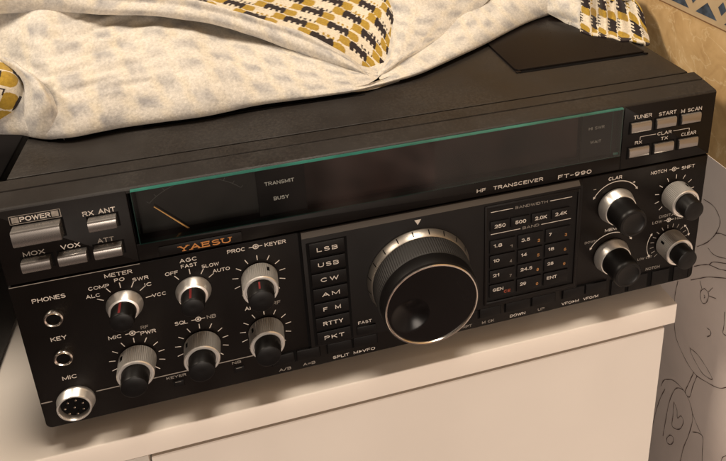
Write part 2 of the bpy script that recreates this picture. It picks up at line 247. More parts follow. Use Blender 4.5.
# strokes of a wide engraved sans alphabet: glyph -> (advance width, polylines) on a unit-high box
O_ = lambda w: [_arc(w / 2, .5, w / 2, .5, 90, 450, 22)]
GLYPH = {
 'A': (.86, [[(0, 0), (.43, 1), (.86, 0)], [(.17, .33), (.69, .33)]]),
 'B': (.74, [[(0, 0), (0, 1), (.42, 1)] + _arc(.46, .765, .24, .235, 90, -90) + [(0, .53)], [(.44, .53)] + _arc(.47, .265, .27, .265, 90, -90) + [(0, 0)]]),
 'C': (.84, [_arc(.43, .5, .43, .5, 48, 312, 18)]),
 'D': (.80, [[(0, 0), (0, 1), (.35, 1)] + _arc(.36, .5, .44, .5, 90, -90, 12) + [(0, 0)]]),
 'E': (.68, [[(.68, 1), (0, 1), (0, 0), (.68, 0)], [(0, .52), (.60, .52)]]),
 'F': (.66, [[(.66, 1), (0, 1), (0, 0)], [(0, .50), (.57, .50)]]),
 'G': (.88, [_arc(.44, .5, .44, .5, 48, 330, 18) + [(.86, .42), (.50, .42)]]),
 'H': (.80, [[(0, 0), (0, 1)], [(.80, 0), (.80, 1)], [(0, .52), (.80, .52)]]),
 'I': (.02, [[(.01, 0), (.01, 1)]]),
 'K': (.78, [[(0, 0), (0, 1)], [(.74, 1), (0, .36)], [(.27, .58), (.78, 0)]]),
 'L': (.62, [[(0, 1), (0, 0), (.62, 0)]]),
 'M': (.94, [[(0, 0), (0, 1), (.47, .12), (.94, 1), (.94, 0)]]),
 'N': (.80, [[(0, 0), (0, 1), (.80, 0), (.80, 1)]]),
 'O': (.92, O_(.92)),
 'P': (.72, [[(0, 0), (0, 1), (.42, 1)] + _arc(.44, .73, .28, .27, 90, -90) + [(0, .46)]]),
 'Q': (.92, O_(.92) + [[(.55, .28), (.92, -.04)]]),
 'R': (.76, [[(0, 0), (0, 1), (.44, 1)] + _arc(.46, .75, .27, .25, 90, -90) + [(0, .50)], [(.42, .50), (.76, 0)]]),
 'S': (.74, [_arc(.37, .755, .33, .245, 35, 270, 12) + _arc(.37, .26, .37, .26, 90, -145, 12)[0:]]),
 'T': (.74, [[(0, 1), (.74, 1)], [(.37, 1), (.37, 0)]]),
 'U': (.78, [[(0, 1), (0, .38)] + _arc(.39, .38, .39, .38, 180, 360, 12) + [(.78, 1)]]),
 'V': (.84, [[(0, 1), (.42, 0), (.84, 1)]]),
 'W': (1.14, [[(0, 1), (.29, 0), (.57, .92), (.85, 0), (1.14, 1)]]),
 'X': (.80, [[(0, 0), (.80, 1)], [(0, 1), (.80, 0)]]),
 'Y': (.80, [[(0, 1), (.40, .46), (.80, 1)], [(.40, .46), (.40, 0)]]),
 '0': (.70, [_arc(.35, .5, .35, .5, 90, 450, 20)]),
 '1': (.30, [[(.02, .76), (.28, 1), (.28, 0)]]),
 '2': (.66, [_arc(.33, .68, .32, .32, 170, -35, 12) + [(0, 0), (.66, 0)]]),
 '3': (.66, [_arc(.32, .76, .29, .24, 150, -90, 12) + _arc(.32, .27, .34, .27, 90, -155, 12)]),
 '4': (.72, [[(.52, 0), (.52, 1), (0, .27), (.72, .27)]]),
 '5': (.66, [[(.60, 1), (.10, 1), (.05, .52)] + _arc(.32, .33, .34, .33, 130, -150, 14)]),
 '6': (.68, [_arc(.34, .32, .34, .32, 90, 450, 16), [(.02, .36)] + _arc(.40, .40, .39, .60, 185, 62, 8)]),
 '7': (.64, [[(0, 1), (.64, 1), (.22, 0)]]),
 '8': (.68, [_arc(.34, .76, .29, .24, 90, 450, 16), _arc(.34, .26, .34, .26, 90, 450, 16)]),
 '9': (.68, [_arc(.34, .68, .34, .32, 90, 450, 16), [(.66, .64)] + _arc(.28, .60, .39, .60, 5, -118, 8)]),
 '.': (.06, [[(.03, -.02), (.03, .10)]]), '-': (.46, [[(0, .45), (.46, .45)]]), '+': (.6, [[(0, .5), (.6, .5)], [(.3, .2), (.3, .8)]]),
 '/': (.5, [[(0, -.05), (.5, 1.05)]]), '=': (.6, [[(0, .66), (.6, .66)], [(0, .34), (.6, .34)]]), '>': (.62, [[(.05, .08), (.62, .5), (.05, .92)], [(.12, .3), (.12, .7)], [(.26, .4), (.26, .6)]]),
 ' ': (.42, []),
}
def stroke(bm, pts, w, y, sx=1.0):
    """mitred flat stroke through pts"""
    P = [Vector(p) for p in pts]
    Q = [P[0]]
    for p in P[1:]:
        if (p - Q[-1]).length > 1e-4: Q.append(p)
    P = Q; n = len(P)
    if n < 2: return
    closed = (P[0] - P[-1]).length < 1e-3
    if closed: P = P[:-1]; n -= 1
    L = []
    for i in range(n):
        a = P[i] - P[i - 1] if (i > 0 or closed) else None
        b = P[(i + 1) % n] - P[i] if (i < n - 1 or closed) else None
        na = Vector((-a.y, a.x)).normalized() if a is not None else None
        nb = Vector((-b.y, b.x)).normalized() if b is not None else None
        if na is None: m = nb
        elif nb is None: m = na
        else:
            m = na + nb
            m = na if m.length < .2 else m.normalized()
            m = m / max(.42, m.dot(na))
        ext = Vector((0, 0))
        if a is None: ext = -b.normalized() * w * .42
        if b is None: ext = a.normalized() * w * .42
        L.append((P[i] + ext + m * w * .5, P[i] + ext - m * w * .5))
    V = [(bm.verts.new((p.x, y, p.y)), bm.verts.new((q.x, y, q.y))) for p, q in L]
    rng = range(n) if closed else range(n - 1)
    for i in rng:
        a, b = V[i], V[(i + 1) % n]
        try: bm.faces.new((a[0], a[1], b[1], b[0]))
        except ValueError: pass

def text(s, xc, zc, h, material, parent, w=None, y=0.0, name='lettering', weight=.012, lift=.08, wide=1.0, space=1.0, serif=False):
    """lettering built from strokes, h = cap height, w = total width (mm)"""
    gap = .30 * space
    adv = [GLYPH[c][0] for c in s]
    total = sum(adv) + gap * (len(s) - 1)
    sw = (.145 + 1.5 * weight) * h
    hh = h - sw
    W = (w - sw) if w else total * hh * wide
    kx = W / total if total > .05 else hh
    if kx > hh * 2.0 and len(s) > 1:                     # spread the letters rather than stretching them
        g2 = gap + (W / (hh * 1.3) - total) / (len(s) - 1); gap = g2; total = sum(adv) + gap * (len(s) - 1); kx = W / total
    bm = bmesh.new(); x = xc - W / 2; k = 0
    for c, a in zip(s, adv):
        for pl in GLYPH[c][1]:
            stroke(bm, [(x + px * kx, zc - hh / 2 + pz * hh) for px, pz in pl], sw, y - lift - .006 * (k % 5)); k += 1
        if serif:
            tops = {'Y': [(0, 1), (.8, 1), (.4, 0)], 'A': [(0, 0), (.86, 0)], 'E': [], 'S': [], 'U': [(0, 1), (.78, 1)]}[c]
            for px, pz in tops:
                stroke(bm, [(x + (px - .17) * kx, zc - hh / 2 + pz * hh), (x + (px + .17) * kx, zc - hh / 2 + pz * hh)], sw * .62, y - lift - .006 * (k % 5) - .03); k += 1
            if c == 'E':
                for pz in (1, 0): stroke(bm, [(x + .66 * kx, zc - hh / 2 + abs(pz - .0) * hh), (x + .66 * kx, zc - hh / 2 + (pz + (.24 if pz == 0 else -.24)) * hh)], sw * .62, y - lift - .06)
                for pz in (1, 0): stroke(bm, [(x - .14 * kx, zc - hh / 2 + pz * hh), (x, zc - hh / 2 + pz * hh)], sw * .62, y - lift - .07)
        x += (a + gap) * kx
    bm.normal_update()
    for f in bm.faces:
        if f.normal.y > 0: f.normal_flip()
    return link(name, bm, material, parent, smooth=False)

# ================================================================== THE TRANSCEIVER
R = empty('radio_transceiver', (184, 185, -13))
tag(R, 'black desktop radio transceiver covered with knobs and keys, blanket over its top', 'radio')

bm = bmesh.new(); box(bm, 3, 365, 20.5, 372, 1.5, 130.3, .8)
cover = link('cover', bm, M['cover'], R)
bm = bmesh.new()
for yy in (51.4, 54.0, 57.0):
    box(bm, 60, 180 - (yy - 51) * .6, yy, yy + 1.0, 130.0, 130.36)
link('vent', bm, M['gap'], cover)
# raised lid on the right of the cover, with the dark slot along its front
bm = bmesh.new()
hp = rrect(271.5, 358.5, 52.2, 168, 2.5)
t = bmesh.new(); prism(t, hp, 0, 2.0, .5)
for v in t.verts: v.co = Vector((v.co.x, v.co.z, 131.75 - v.co.y))
bmesh.ops.recalc_face_normals(t, faces=t.faces)
merge(bm, t)
lid = link('lid', bm, M['hatch'], R)
bm = bmesh.new(); box(bm, 273, 357.5, 49.6, 52.4, 130.0, 130.45); link('lid_slot', bm, M['gap'], lid)
bm = bmesh.new(); box(bm, 271.2, 274.4, 50.2, 52.9, 130.2, 131.0, .35); link('lid_catch', bm, M['hatch'], lid)
bm = bmesh.new(); box(bm, 356.6, 359.2, 50.0, 52.6, 130.2, 131.3, .35); link('lid_catch', bm, M['hatch'], lid)
# rubber feet
for fx in (30, 338):
    for fy in (35, 330):
        bm = bmesh.new(); lathe(bm, [(0, 8), (1, 9), (14.3, 10)], fx, 0, 24)
        for v in bm.verts: v.co = Vector((v.co.x, fy + v.co.z, -13 - v.co.y)) if False else Vector((v.co.x, fy + v.co.z, -12.95 + (14.3 + v.co.y)))
        bmesh.ops.recalc_face_normals(bm, faces=bm.faces)
        link('foot', bm, M['gap'], R)

# ---- front frame: core behind everything, then the plates with real gaps between them
bm = bmesh.new(); box(bm, .8, 367.2, 14.0, 20.6, 1.0, 126.5); box(bm, .8, 57.3, 1.6, 14.2, 1.0, 126.3); box(bm, 310.9, 367.2, 1.6, 14.2, 1.0, 126.3); box(bm, 57.0, 311.2, 1.6, 14.2, 1.0, 96.0)
link('front_core', bm, M['gap'], R)
bm = bmesh.new()
extrude_x(bm, [(.25, 124.9), (.1, 126.3), (.35, 127.0), (1.0, 127.55), (11.0, 129.15), (11.35, 128.75), (11.8, 128.8), (12.1, 129.45), (19.4, 130.2), (20.1, 129.8), (20.3, 124.9)], 0, 368)
bezel = link('top_bezel', bm, M['cover'], R, angle=25)
bm = bmesh.new()
prism(bm, rrect(0, 57, 87.6, 126.5, .3), 0, 20, .35); prism(bm, rrect(311, 368, 87.6, 126.5, .3), 0, 20, .35)
prism(bm, rrect(57.0, 311.0, 87.6, 96.9, .25), .12, 13.9, .3)
link('upper_panel', bm, M['panel'], R)
bm = bmesh.new(); prism(bm, rrect(0, 368, 0, 86.6, (3.2, 3.2, .3, .3)), 0, 20, .45)
lower = link('lower_panel', bm, M['panel'], R)
# name plate under the window
bm = bmesh.new(); box(bm, 66.5, 105, -.35, 1, 88.1, 93.6, .2); link('name_plate', bm, M['panel'], R)

# ---- window
gx0, gx1, gz0, gz1 = 59.0, 309.4, 97.4, 126.7
bm = bmesh.new()
vs = [bm.verts.new(p) for p in ((gx0, -1.5, gz0 + .2), (gx1, -1.5, gz0 + .2), (gx1, -1.5, gz1 - .5), (gx0, -1.5, gz1 - .5))]
bm.faces.new(vs); win = link('display_window', bm, M['glass'], R, smooth=False)
bm = bmesh.new()
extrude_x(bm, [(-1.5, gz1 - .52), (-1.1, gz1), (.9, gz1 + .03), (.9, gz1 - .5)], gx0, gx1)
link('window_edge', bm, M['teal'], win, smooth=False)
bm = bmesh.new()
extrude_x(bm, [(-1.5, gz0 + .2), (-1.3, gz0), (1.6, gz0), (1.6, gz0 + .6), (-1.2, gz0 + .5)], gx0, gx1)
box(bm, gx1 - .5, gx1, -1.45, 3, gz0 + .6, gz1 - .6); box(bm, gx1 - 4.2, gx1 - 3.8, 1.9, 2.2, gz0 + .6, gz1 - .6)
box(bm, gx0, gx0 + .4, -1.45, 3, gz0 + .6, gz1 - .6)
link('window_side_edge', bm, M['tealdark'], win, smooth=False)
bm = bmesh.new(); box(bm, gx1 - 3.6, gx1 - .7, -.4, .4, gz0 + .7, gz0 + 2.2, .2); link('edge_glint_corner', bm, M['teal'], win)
bm = bmesh.new(); box(bm, 57.2, 310.8, 12.5, 13.8, 96.2, 126.2); link('display_back', bm, M['mask'], R)
bm = bmesh.new(); box(bm, 59.6, 114.6, 7.5, 9, 97, 126); mface = link('meter_face', bm, M['meterface'], R)
bm = bmesh.new()
arc = [(86 + 30 * math.cos(math.radians(a)), 92 + 30 * math.sin(math.radians(a))) for a in range(45, 136, 5)]
ribbon(bm, arc, .25, 7.4)
for a in range(45, 136, 9):
    c, s = math.cos(math.radians(a)), math.sin(math.radians(a)); ribbon(bm, [(86 + 30 * c, 92 + 30 * s), (86 + 31.6 * c, 92 + 31.6 * s)], .25, 7.4)
link('meter_scale', bm, mat('faint_meter_print', (.055, .05, .046), .6), mface, smooth=False)
bm = bmesh.new()
for a, b in (((66.77, 112.02),(82.16, 95.16)),):
    d = Vector((b[0] - a[0], 0, b[1] - a[1])); L = d.length; d /= L; n = Vector((-d.z, 0, d.x))
    A, B = Vector((a[0], 5.6, a[1])), Vector((b[0], 5.6, b[1]))
    q = [A + n * .22, A - n * .22, B - n * .38, B + n * .38]
    f = [bm.verts.new(p) for p in q]; g = [bm.verts.new(p + Vector((0, .5, 0))) for p in q]
    bm.faces.new(f); bm.faces.new(list(reversed(g)))
    for i in range(4): bm.faces.new((f[i], g[i], g[(i + 1) % 4], f[(i + 1) % 4]))
bmesh.ops.recalc_face_normals(bm, faces=bm.faces)
link('meter_needle', bm, M['needle'], R, smooth=False)
bm = bmesh.new(); box(bm, 114.8, 138, 2.4, 3.4, 97, 126.2); mask1 = link('indicator_strip', bm, M['mask'], R)
bm = bmesh.new(); box(bm, 138.2, 287, 6, 7, 97, 126.2); link('display_filter', bm, M['filter'], R)
bm = bmesh.new(); box(bm, 287.2, 309, 2.4, 3.4, 97, 126.2); mask2 = link('indicator_strip', bm, M['mask'], R)
text('TRANSMIT', 125.6, 115.9, 2.0, M['dimglassprint'], mask1, w=14.3, y=2.4)
text('BUSY', 125.8, 107.1, 2.0, M['dimglassprint'], mask1, w=7.4, y=2.4)
text('HI SWR', 296.2, 115.4, 1.8, M['dimprint'], mask2, w=9.4, y=2.4)
text('WAIT', 296.2, 106.9, 1.8, M['dimprint'], mask2, w=6.6, y=2.4)

# ---- print on the strip under the window
text('YAESU', 87.6, 90.5, 3.2, M['orange'], R, w=24, y=-.35, weight=.03, serif=True)
text('HF  TRANSCEIVER', 245.5, 91.2, 2.2, M['print'], R, w=38, y=.12, weight=.02)
text('FT-990', 283.4, 90.3, 2.5, M['print'], R, w=20, y=.12, weight=.02)

# ---- upper push buttons
def push(x0, x1, z0, z1, d, cap=None, label=None):
    bm = bmesh.new()
    h = z1 - z0
    extrude_x(bm, [(.8, z0), (-d + .7, z0 + .2), (-d + .1, z0 + .8), (-d - .1, z0 + h * .5), (-d + .05, z1 - 1.1), (-d + .3, z1 - .5), (-d + .8, z1 - .15), (.8, z1)], x0, x1)
    bmesh.ops.bevel(bm, geom=[e for e in bm.edges if abs(e.verts[0].co.x - e.verts[1].co.x) < .01], offset=.22, segments=2, affect='EDGES')
    return link('push_button', bm, M['button'], R, angle=50)
def well(x0, x1, z0, z1):
    bm = bmesh.new(); box(bm, x0, x1, -.12, .5, z0, z1); return bm
for (x0, x1, z0, z1, d) in ((8.4, 28.3, 109.6, 118.2, 5), (8.9, 20.9, 94.8, 100.9, 4), (24.2, 36.2, 94.8, 100.9, 4), (39.4, 51.4, 94.8, 100.9, 4), (39.4, 51.4, 109.9, 116.1, 4)):
    b = push(x0, x1, z0, z1, d)
    link('button_well', well(x0 - .9, x1 + .9, z0 - .9, z1 + .5), M['gap'], b)
for i in range(3):
    for zz in (109.9, 94.4):
        x0 = 315.1 + i * 15.65
        b = push(x0, x0 + 12.4, zz, zz + 6.4, 1.6)
        link('button_well', well(x0 - .9, x0 + 13.2, zz - .7, zz + 6.9), M['gap'], b)
bm = bmesh.new()
ribbon(bm, [(7.8, 119.0), (28.6, 119.0), (28.6, 123.1), (7.8, 123.1), (7.8, 119.0)], .3, 0)
for xx in (8.6, 24.9): box(bm, xx, xx + 2.9, -.1, .1, 119.6, 122.5)
link('power_frame', bm, M['dimprint'], R, smooth=False)
text('POWER', 18.2, 121.05, 2.5, M['print'], R, w=12.6, weight=.03)
text('MOX', 14.1, 102.7, 2.4, M['dimprint'], R, w=9, weight=.02)
text('VOX', 29.5, 102.9, 2.4, M['print'], R, w=8.2, weight=.015)
text('ATT', 44.6, 102.8, 2.4, M['dimprint'], R, w=7.2, weight=.02)
text('RX ANT', 44.3, 118.2, 2.5, M['print'], R, w=14, weight=.015)
text('TUNER', 322.4, 119.2, 2.3, M['print'], R, w=11.2)
text('START', 337.8, 118.6, 2.3, M['print'], R, w=11)
text('M SCAN', 353.0, 118.1, 2.3, M['print'], R, w=13.2)
text('RX', 321.2, 103.2, 2.0, M['print'], R, w=4.4)
text('TX', 337.4, 103.0, 2.0, M['print'], R, w=4.4)
text('CLAR', 337.2, 106.4, 2.1, M['print'], R, w=9)
text('CLEAR', 353.0, 103.2, 2.1, M['print'], R, w=9.6)
for pp in ([(322, 104.6), (322, 106.6), (331.8, 106.6)], [(342.6, 106.6), (353, 106.6), (353, 105)]):
    bm = bmesh.new(); ribbon(bm, pp, .3, 0); link('bracket_line', bm, M['print'], R, smooth=False)

# ---- rotary knobs
def scale_marks(cx, cz, r0, r1, angs, w=.42, m='print'):
    bm = bmesh.new()
    for a in angs:
        c, s = math.cos(math.radians(a)), math.sin(math.radians(a)); ribbon(bm, [(cx + r0 * c, cz + r0 * s), (cx + r1 * c, cz + r1 * s)], w, 0)
    return link('scale_marks', bm, M[m], R, smooth=False)

def on_top(bm, cx, cz, r0, d0, r1, d1, ang, w):
    """raised indicator line running along a knob's side"""
    c, s = math.cos(math.radians(ang)), math.sin(math.radians(ang)); t = Vector((-s, 0, c))
    o = Vector((c, 0, s))
    q = [Vector((cx, -d0, cz)) + o * (r0 + .07) + t * w * .5, Vector((cx, -d0, cz)) + o * (r0 + .07) - t * w * .5,
         Vector((cx, -d1, cz)) + o * (r1 + .07) - t * w * .5, Vector((cx, -d1, cz)) + o * (r1 + .07) + t * w * .5]
    f = [bm.verts.new(p) for p in q]; g = [bm.verts.new(p - o * .3) for p in q]
    bm.faces.new(f); bm.faces.new(list(reversed(g)))
    for i in range(4): bm.faces.new((f[i], g[i], g[(i + 1) % 4], f[(i + 1) % 4]))
    bmesh.ops.recalc_face_normals(bm, faces=bm.faces)

def selector(cx, cz, ang):
    bm = bmesh.new(); lathe(bm, [(0, 8.2), (.6, 8.5), (1.2, 8.4), (4.6, 6.9), (4.9, 6.4), (4.9, 4)], cx, cz, 72)
    k = link('selector_knob', bm, M['chrome'], R)
    bm = bmesh.new(); lathe(bm, [(4.5, 5.9), (5.4, 5.75), (11.4, 5.45), (12.1, 5.2), (12.4, 4.7), (12.2, 1)], cx, cz, 60, .12, 30)
    cap = link('knob_cap', bm, M['knob'], k)
    bm = bmesh.new(); on_top(bm, cx, cz, 5.75, 5.2, 5.4, 11.4, ang, 1.1)
    link('pointer_line', bm, M['red'], k)

def dual(cx, cz, dot, red=None, d_out=10.5):
    bm = bmesh.new()
    lathe(bm, [(.4, 8.6), (.8, 9.0), (1.6, 9.0, 1), (d_out - 1.1, 8.75, 1), (d_out - .5, 8.7), (d_out, 8.3), (d_out, 7.3), (d_out - .6, 7.1), (d_out - .6, 3)], cx, cz, 240, .30, 60)
    k = link('dual_knob', bm, M['chrome'], R)
    bm = bmesh.new(); lathe(bm, [(d_out - 1, 6.7), (d_out + .3, 6.6), (16.4, 6.25), (17.1, 6.0), (17.4, 5.5), (17.2, 1)], cx, cz, 80, .14, 40)
    link('knob_cap', bm, M['knob'], k)
    if dot is not None:
        bm = bmesh.new(); on_top(bm, cx, cz, 8.95, 3.2, 8.9, 5.6, dot, 1.3); link('index_dot', bm, M['gap'], k)
    if red is not None:
        bm = bmesh.new(); on_top(bm, cx, cz, 6.55, d_out + .8, 6.25, 15.6, red, .9); link('pointer_line', bm, M['red'], k)

def wide_knob(cx, cz):
    bm = bmesh.new(); lathe(bm, [(.3, 11.0), (.9, 11.2), (1.6, 11.0), (5.2, 9.9), (6.0, 9.5), (6.1, 8)], cx, cz, 96)
    k = link('tuning_knob', bm, M['chrome'], R)
    bm = bmesh.new(); lathe(bm, [(5.6, 9.2), (6.4, 8.9), (10.5, 8.4), (15.8, 8.6), (17.2, 8.4), (17.9, 7.9), (18.0, 6.6), (17.5, 5.8), (17.4, 1)], cx, cz, 120, .22, 30)
    link('knob_cap', bm, M['knob'], k)

ZT, ZB = 65.0, 31.0
T11 = [225 - 27 * i for i in range(11)]
selector(47.0, ZT, 96); scale_marks(47.0, ZT, 9.9, 13.0, (152, 121, 92, 64, 38, 8))
selector(78.9, ZT, 96); scale_marks(78.9, ZT, 9.9, 13.0, (126, 92, 62, 36))
dual(110.8, ZT, 58, red=92); scale_marks(110.8, ZT, 10.3, 13.2, T11)
dual(47.6, ZB, 136); scale_marks(47.6, ZB, 10.3, 13.2, T11)
dual(78.8, ZB, 140); scale_marks(78.8, ZB, 10.3, 13.2, T11)
dual(110.8, ZB, 138); scale_marks(110.8, ZB, 10.3, 13.2, T11)
dual(348.3, ZT - .6, 62); scale_marks(348.3, ZT - .6, 10.3, 13.0, T11)
dual(348.3, ZB, 150); scale_marks(348.3, ZB, 10.1, 12.6, [225 - 18 * i for i in range(16)], .45, 'dimprint')
wide_knob(310.0, ZT); wide_knob(309.7, ZB)

def arcline(cx, cz, r, a0, a1, w=.5):
    bm = bmesh.new(); ribbon(bm, [(cx + r * math.cos(math.radians(a)), cz + r * math.sin(math.radians(a))) for a in np.linspace(a0, a1, 25)], w, 0)
    for a in (a0, a1):
        c, s = math.cos(math.radians(a)), math.sin(math.radians(a)); x, z = cx + r * c, cz + r * s
        sg = 1 if a == a1 else -1
        t = Vector((-s, c)) * sg
        v = [bm.verts.new((x + t.x * 1.6, -.08, z + t.y * 1.6)), bm.verts.new((x + c * .9, -.08, z + s * .9)), bm.verts.new((x - c * .9, -.08, z - s * .9))]
        bm.faces.new(v)
    link('arc_arrow', bm, M['print'], R, smooth=False)
arcline(310, ZT, 15.6, 36, 150); arcline(309.7, ZB, 15.2, 36, 150)
arcline(348.3, ZB, 14.6, 150, 208, .35); arcline(348.3, ZB, 13.6, 12, 40, .35)

text('METER', 46.9, 83.0, 2.2, M['print'], R, w=12.4)
text('PO', 46.8, 79.6, 2.0, M['print'], R, w=4.6)
text('COMP', 37.3, 77.6, 2.0, M['print'], R, w=9.2)
text('ALC', 34.1, 73.3, 2.0, M['print'], R, w=6.4)
text('SWR', 56.0, 78.0, 2.0, M['print'], R, w=7.4)
text('IC', 59.0, 73.8, 2.0, M['print'], R, w=3.4)
text('VCC', 63.0, 66.8, 2.0, M['print'], R, w=6.6)
text('AGC', 78.8, 83.3, 2.2, M['print'], R, w=8.2)
text('FAST', 78.7, 80.0, 2.0, M['print'], R, w=7.6)
text('OFF', 70.2, 77.4, 2.0, M['print'], R, w=6.0)
text('SLOW', 88.4, 77.8, 2.0, M['print'], R, w=8.2)
text('AUTO', 93.2, 73.9, 2.0, M['print'], R, w=8.2)
text('PHONES', 15.4, 76.8, 2.4, M['print'], R, w=14.4)
text('KEY', 15.3, 53.2, 2.4, M['print'], R, w=7.0)
text('MIC', 15.8, 28.9, 2.4, M['print'], R, w=6.8)

def dualmark(cx, cz):
    bm = bmesh.new()
    n = 20; c = [(cx + 1.25 * math.cos(2 * PI * i / n), cz + 1.25 * math.sin(2 * PI * i / n)) for i in range(n + 1)]
    ribbon(bm, c, .5, 0)
    bm.faces.new([bm.verts.new((cx + .6 * math.cos(2 * PI * i / 12), -.08, cz + .6 * math.sin(2 * PI * i / 12))) for i in range(12)])
    ribbon(bm, [(cx - 3.3, cz), (cx - 1.4, cz)], .35, 0); ribbon(bm, [(cx + 1.4, cz), (cx + 3.3, cz)], .35, 0)
    link('dual_mark', bm, M['print'], R, smooth=False)
text('PROC', 101.4, 83.3, 2.2, M['print'], R, w=8.6); dualmark(110.8, 83.4); text('KEYER', 120.4, 83.3, 2.2, M['print'], R, w=10.4)
text('MIC', 39.6, 47.0, 2.2, M['print'], R, w=6.2); dualmark(47.6, 47.2); text('RF', 53.6, 49.3, 1.9, M['dimprint'], R, w=3.6); text('PWR', 54.8, 45.9, 2.2, M['print'], R, w=7.2)
text('SQL', 70.6, 47.2, 2.2, M['print'], R, w=6.2); dualmark(78.8, 47.2); text('NB', 85.2, 47.2, 2.2, M['dimprint'], R, w=4.4)
text('AF', 103.8, 47.3, 2.2, M['print'], R, w=4.2); dualmark(110.8, 47.2); text('RF', 117.6, 47.2, 2.2, M['dimprint'], R, w=4.2)
text('CLAR', 308.6, 83.0, 2.2, M['print'], R, w=8.4)
text('-', 296.3, 78, 1.7, M['print'], R, w=1.7); text('+', 320.8, 77.9, 2.0, M['print'], R, w=1.8)
text('MEM', 308.4, 48.7, 2.0, M['print'], R, w=7.4); text('DOWN', 296.0, 43.0, 1.6, M['dimprint'], R, w=7.4); text('UP', 324, 42.5, 1.6, M['dimprint'], R, w=3.4)
text('NOTCH', 336.3, 81.5, 2.2, M['print'], R, w=10.2); dualmark(346.2, 81.4); text('SHIFT', 355.4, 81.1, 2.2, M['print'], R, w=8.6)
text('DIGITAL', 346.0, 50.3, 1.9, M['dimprint'], R, w=12.4); text('LOW', 338.9, 46.9, 1.9, M['dimprint'], R, w=6.4); dualmark(346.6, 46.8); text('HIGH', 354.2, 46.8, 1.9, M['dimprint'], R, w=6.8)
text('LOW CUT', 333.0, 22.8, 1.6, M['dimprint'], R, w=9.6)
text('NOTCH', 339.2, 14.2, 2.0, M['dimprint'], R, w=9.4)

# ---- headphone, key and microphone sockets
for cz in (65.8, 42.1):
    bm = bmesh.new(); lathe(bm, [(0, 4.5), (.9, 4.6), (1.7, 4.25), (2.0, 3.7), (1.7, 3.1), (.5, 2.95), (.3, 2.9)], 15.6, cz, 48)
    s = link('jack_socket', bm, M['ring'], R)
    bm = bmesh.new(); lathe(bm, [(.2, 2.95), (.45, 2.9), (.46, .5)], 15.6, cz, 24); link('socket_hole', bm, M['gap'], s)
bm = bmesh.new(); lathe(bm, [(0, 8.8), (.8, 9.0), (1.5, 8.8), (2.0, 8.4), (4.6, 8.1), (5.2, 7.7), (5.2, 7.2), (4.6, 6.9), (2.2, 6.8), (2.1, 3)], 16.1, 14.0, 64)
mic = link('microphone_socket', bm, M['chrome'], R)
bm = bmesh.new(); lathe(bm, [(2.0, 6.8), (2.5, 6.75), (2.6, .5)], 16.1, 14.0, 32); link('socket_insert', bm, M['gap'], mic)
bm = bmesh.new()
for i in range(7):
    a = 2 * PI * i / 7 + .4; lathe(bm, [(2.4, .55), (4.4, .5), (4.7, .2)], 16.1 + 4.3 * math.cos(a), 14 + 4.3 * math.sin(a), 10)
lathe(bm, [(2.4, .55), (4.4, .5), (4.7, .2)], 16.1, 14, 10)
link('socket_pins', bm, M['ring'], mic)
for (a, b, z_, w_) in ((.6, 5.6, 16.6, .75), (25.8, 104, 16.6, .6), (.4, 57, 86.3, .4)):  # the last line paints in the lit lip of the groove at left
    bm = bmesh.new(); ribbon(bm, [(a, z_), (b, z_)], w_, 0); link('panel_line_or_lit_lip', bm, M['dimprint'], R, smooth=False)
text('KEYER', 63.8, 14.4, 1.7, M['dimprint'], R, w=9.6); text('NB', 94.0, 14.6, 1.7, M['dimprint'], R, w=4.6)
for xx in (64.5, 95):
    bm = bmesh.new(); box(bm, xx - 2.6, xx + 2.6, -.6, .6, 7.8, 11.8, .3); k = link('slide_switch', bm, M['key'], R)
    bm = bmesh.new(); ribbon(bm, [(xx - 1.6, 11.2), (xx + 1.2, 11.2)], .3, -.6); link('switch_mark', bm, M['dimprint'], k, smooth=False)

# ---- raised centre section with mode keys, dial and keypad
bm = bmesh.new()
extrude_x(bm, [(.6, 86.9), (-.2, 86.9), (-.5, 86.6), (-2.3, 84.1), (-2.4, 83.8), (-2.4, 15.2), (-2.2, 14.9), (.6, 14.6)], 133, 287.4)
centre = link('centre_panel', bm, M['panel'], R, angle=20)
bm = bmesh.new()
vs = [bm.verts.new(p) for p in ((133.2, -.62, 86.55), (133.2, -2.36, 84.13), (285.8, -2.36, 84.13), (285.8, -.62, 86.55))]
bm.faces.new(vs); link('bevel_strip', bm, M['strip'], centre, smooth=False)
for (a, b) in ((131.6, 133.0), (287.4, 288.2)):
    bm = bmesh.new(); box(bm, a, b, -.1, .5, 12, 86.5); link('seam', bm, M['gap'], R)
YC = -2.4
bm = bmesh.new(); box(bm, 134.9, 155.6, YC - .1, YC + .5, 15.9, 81.2); link('key_recess', bm, M['gap'], R)
def key(x0, x1, z0, z1, y, d=.9, name='key', bev=.3):
    bm = bmesh.new(); prism(bm, rrect(x0, x1, z0, z1, .35, 3), y - d, y + .3, bev); return link(name, bm, M['key'], R)
for i, s in enumerate(('LSB', 'USB', 'CW', 'AM', 'FM', 'RTTY', 'PKT')):
    zt = 80.5 - i * 9.36 + .3
    k = key(136.3, 154.3, zt - 7.9, zt, YC)
    text(s, 145.4, zt - 4.0, 2.5, M['print'], k, w=(10.6 if len(s) > 2 else 9.2), y=YC - .9, weight=.02, space=1.5 if len(s) < 4 else 1.15)
text('FAST', 162.3, 24.6, 1.9, M['print'], R, w=7.4, y=YC)
key(157.6, 168.0, 17.0, 22.3, YC)

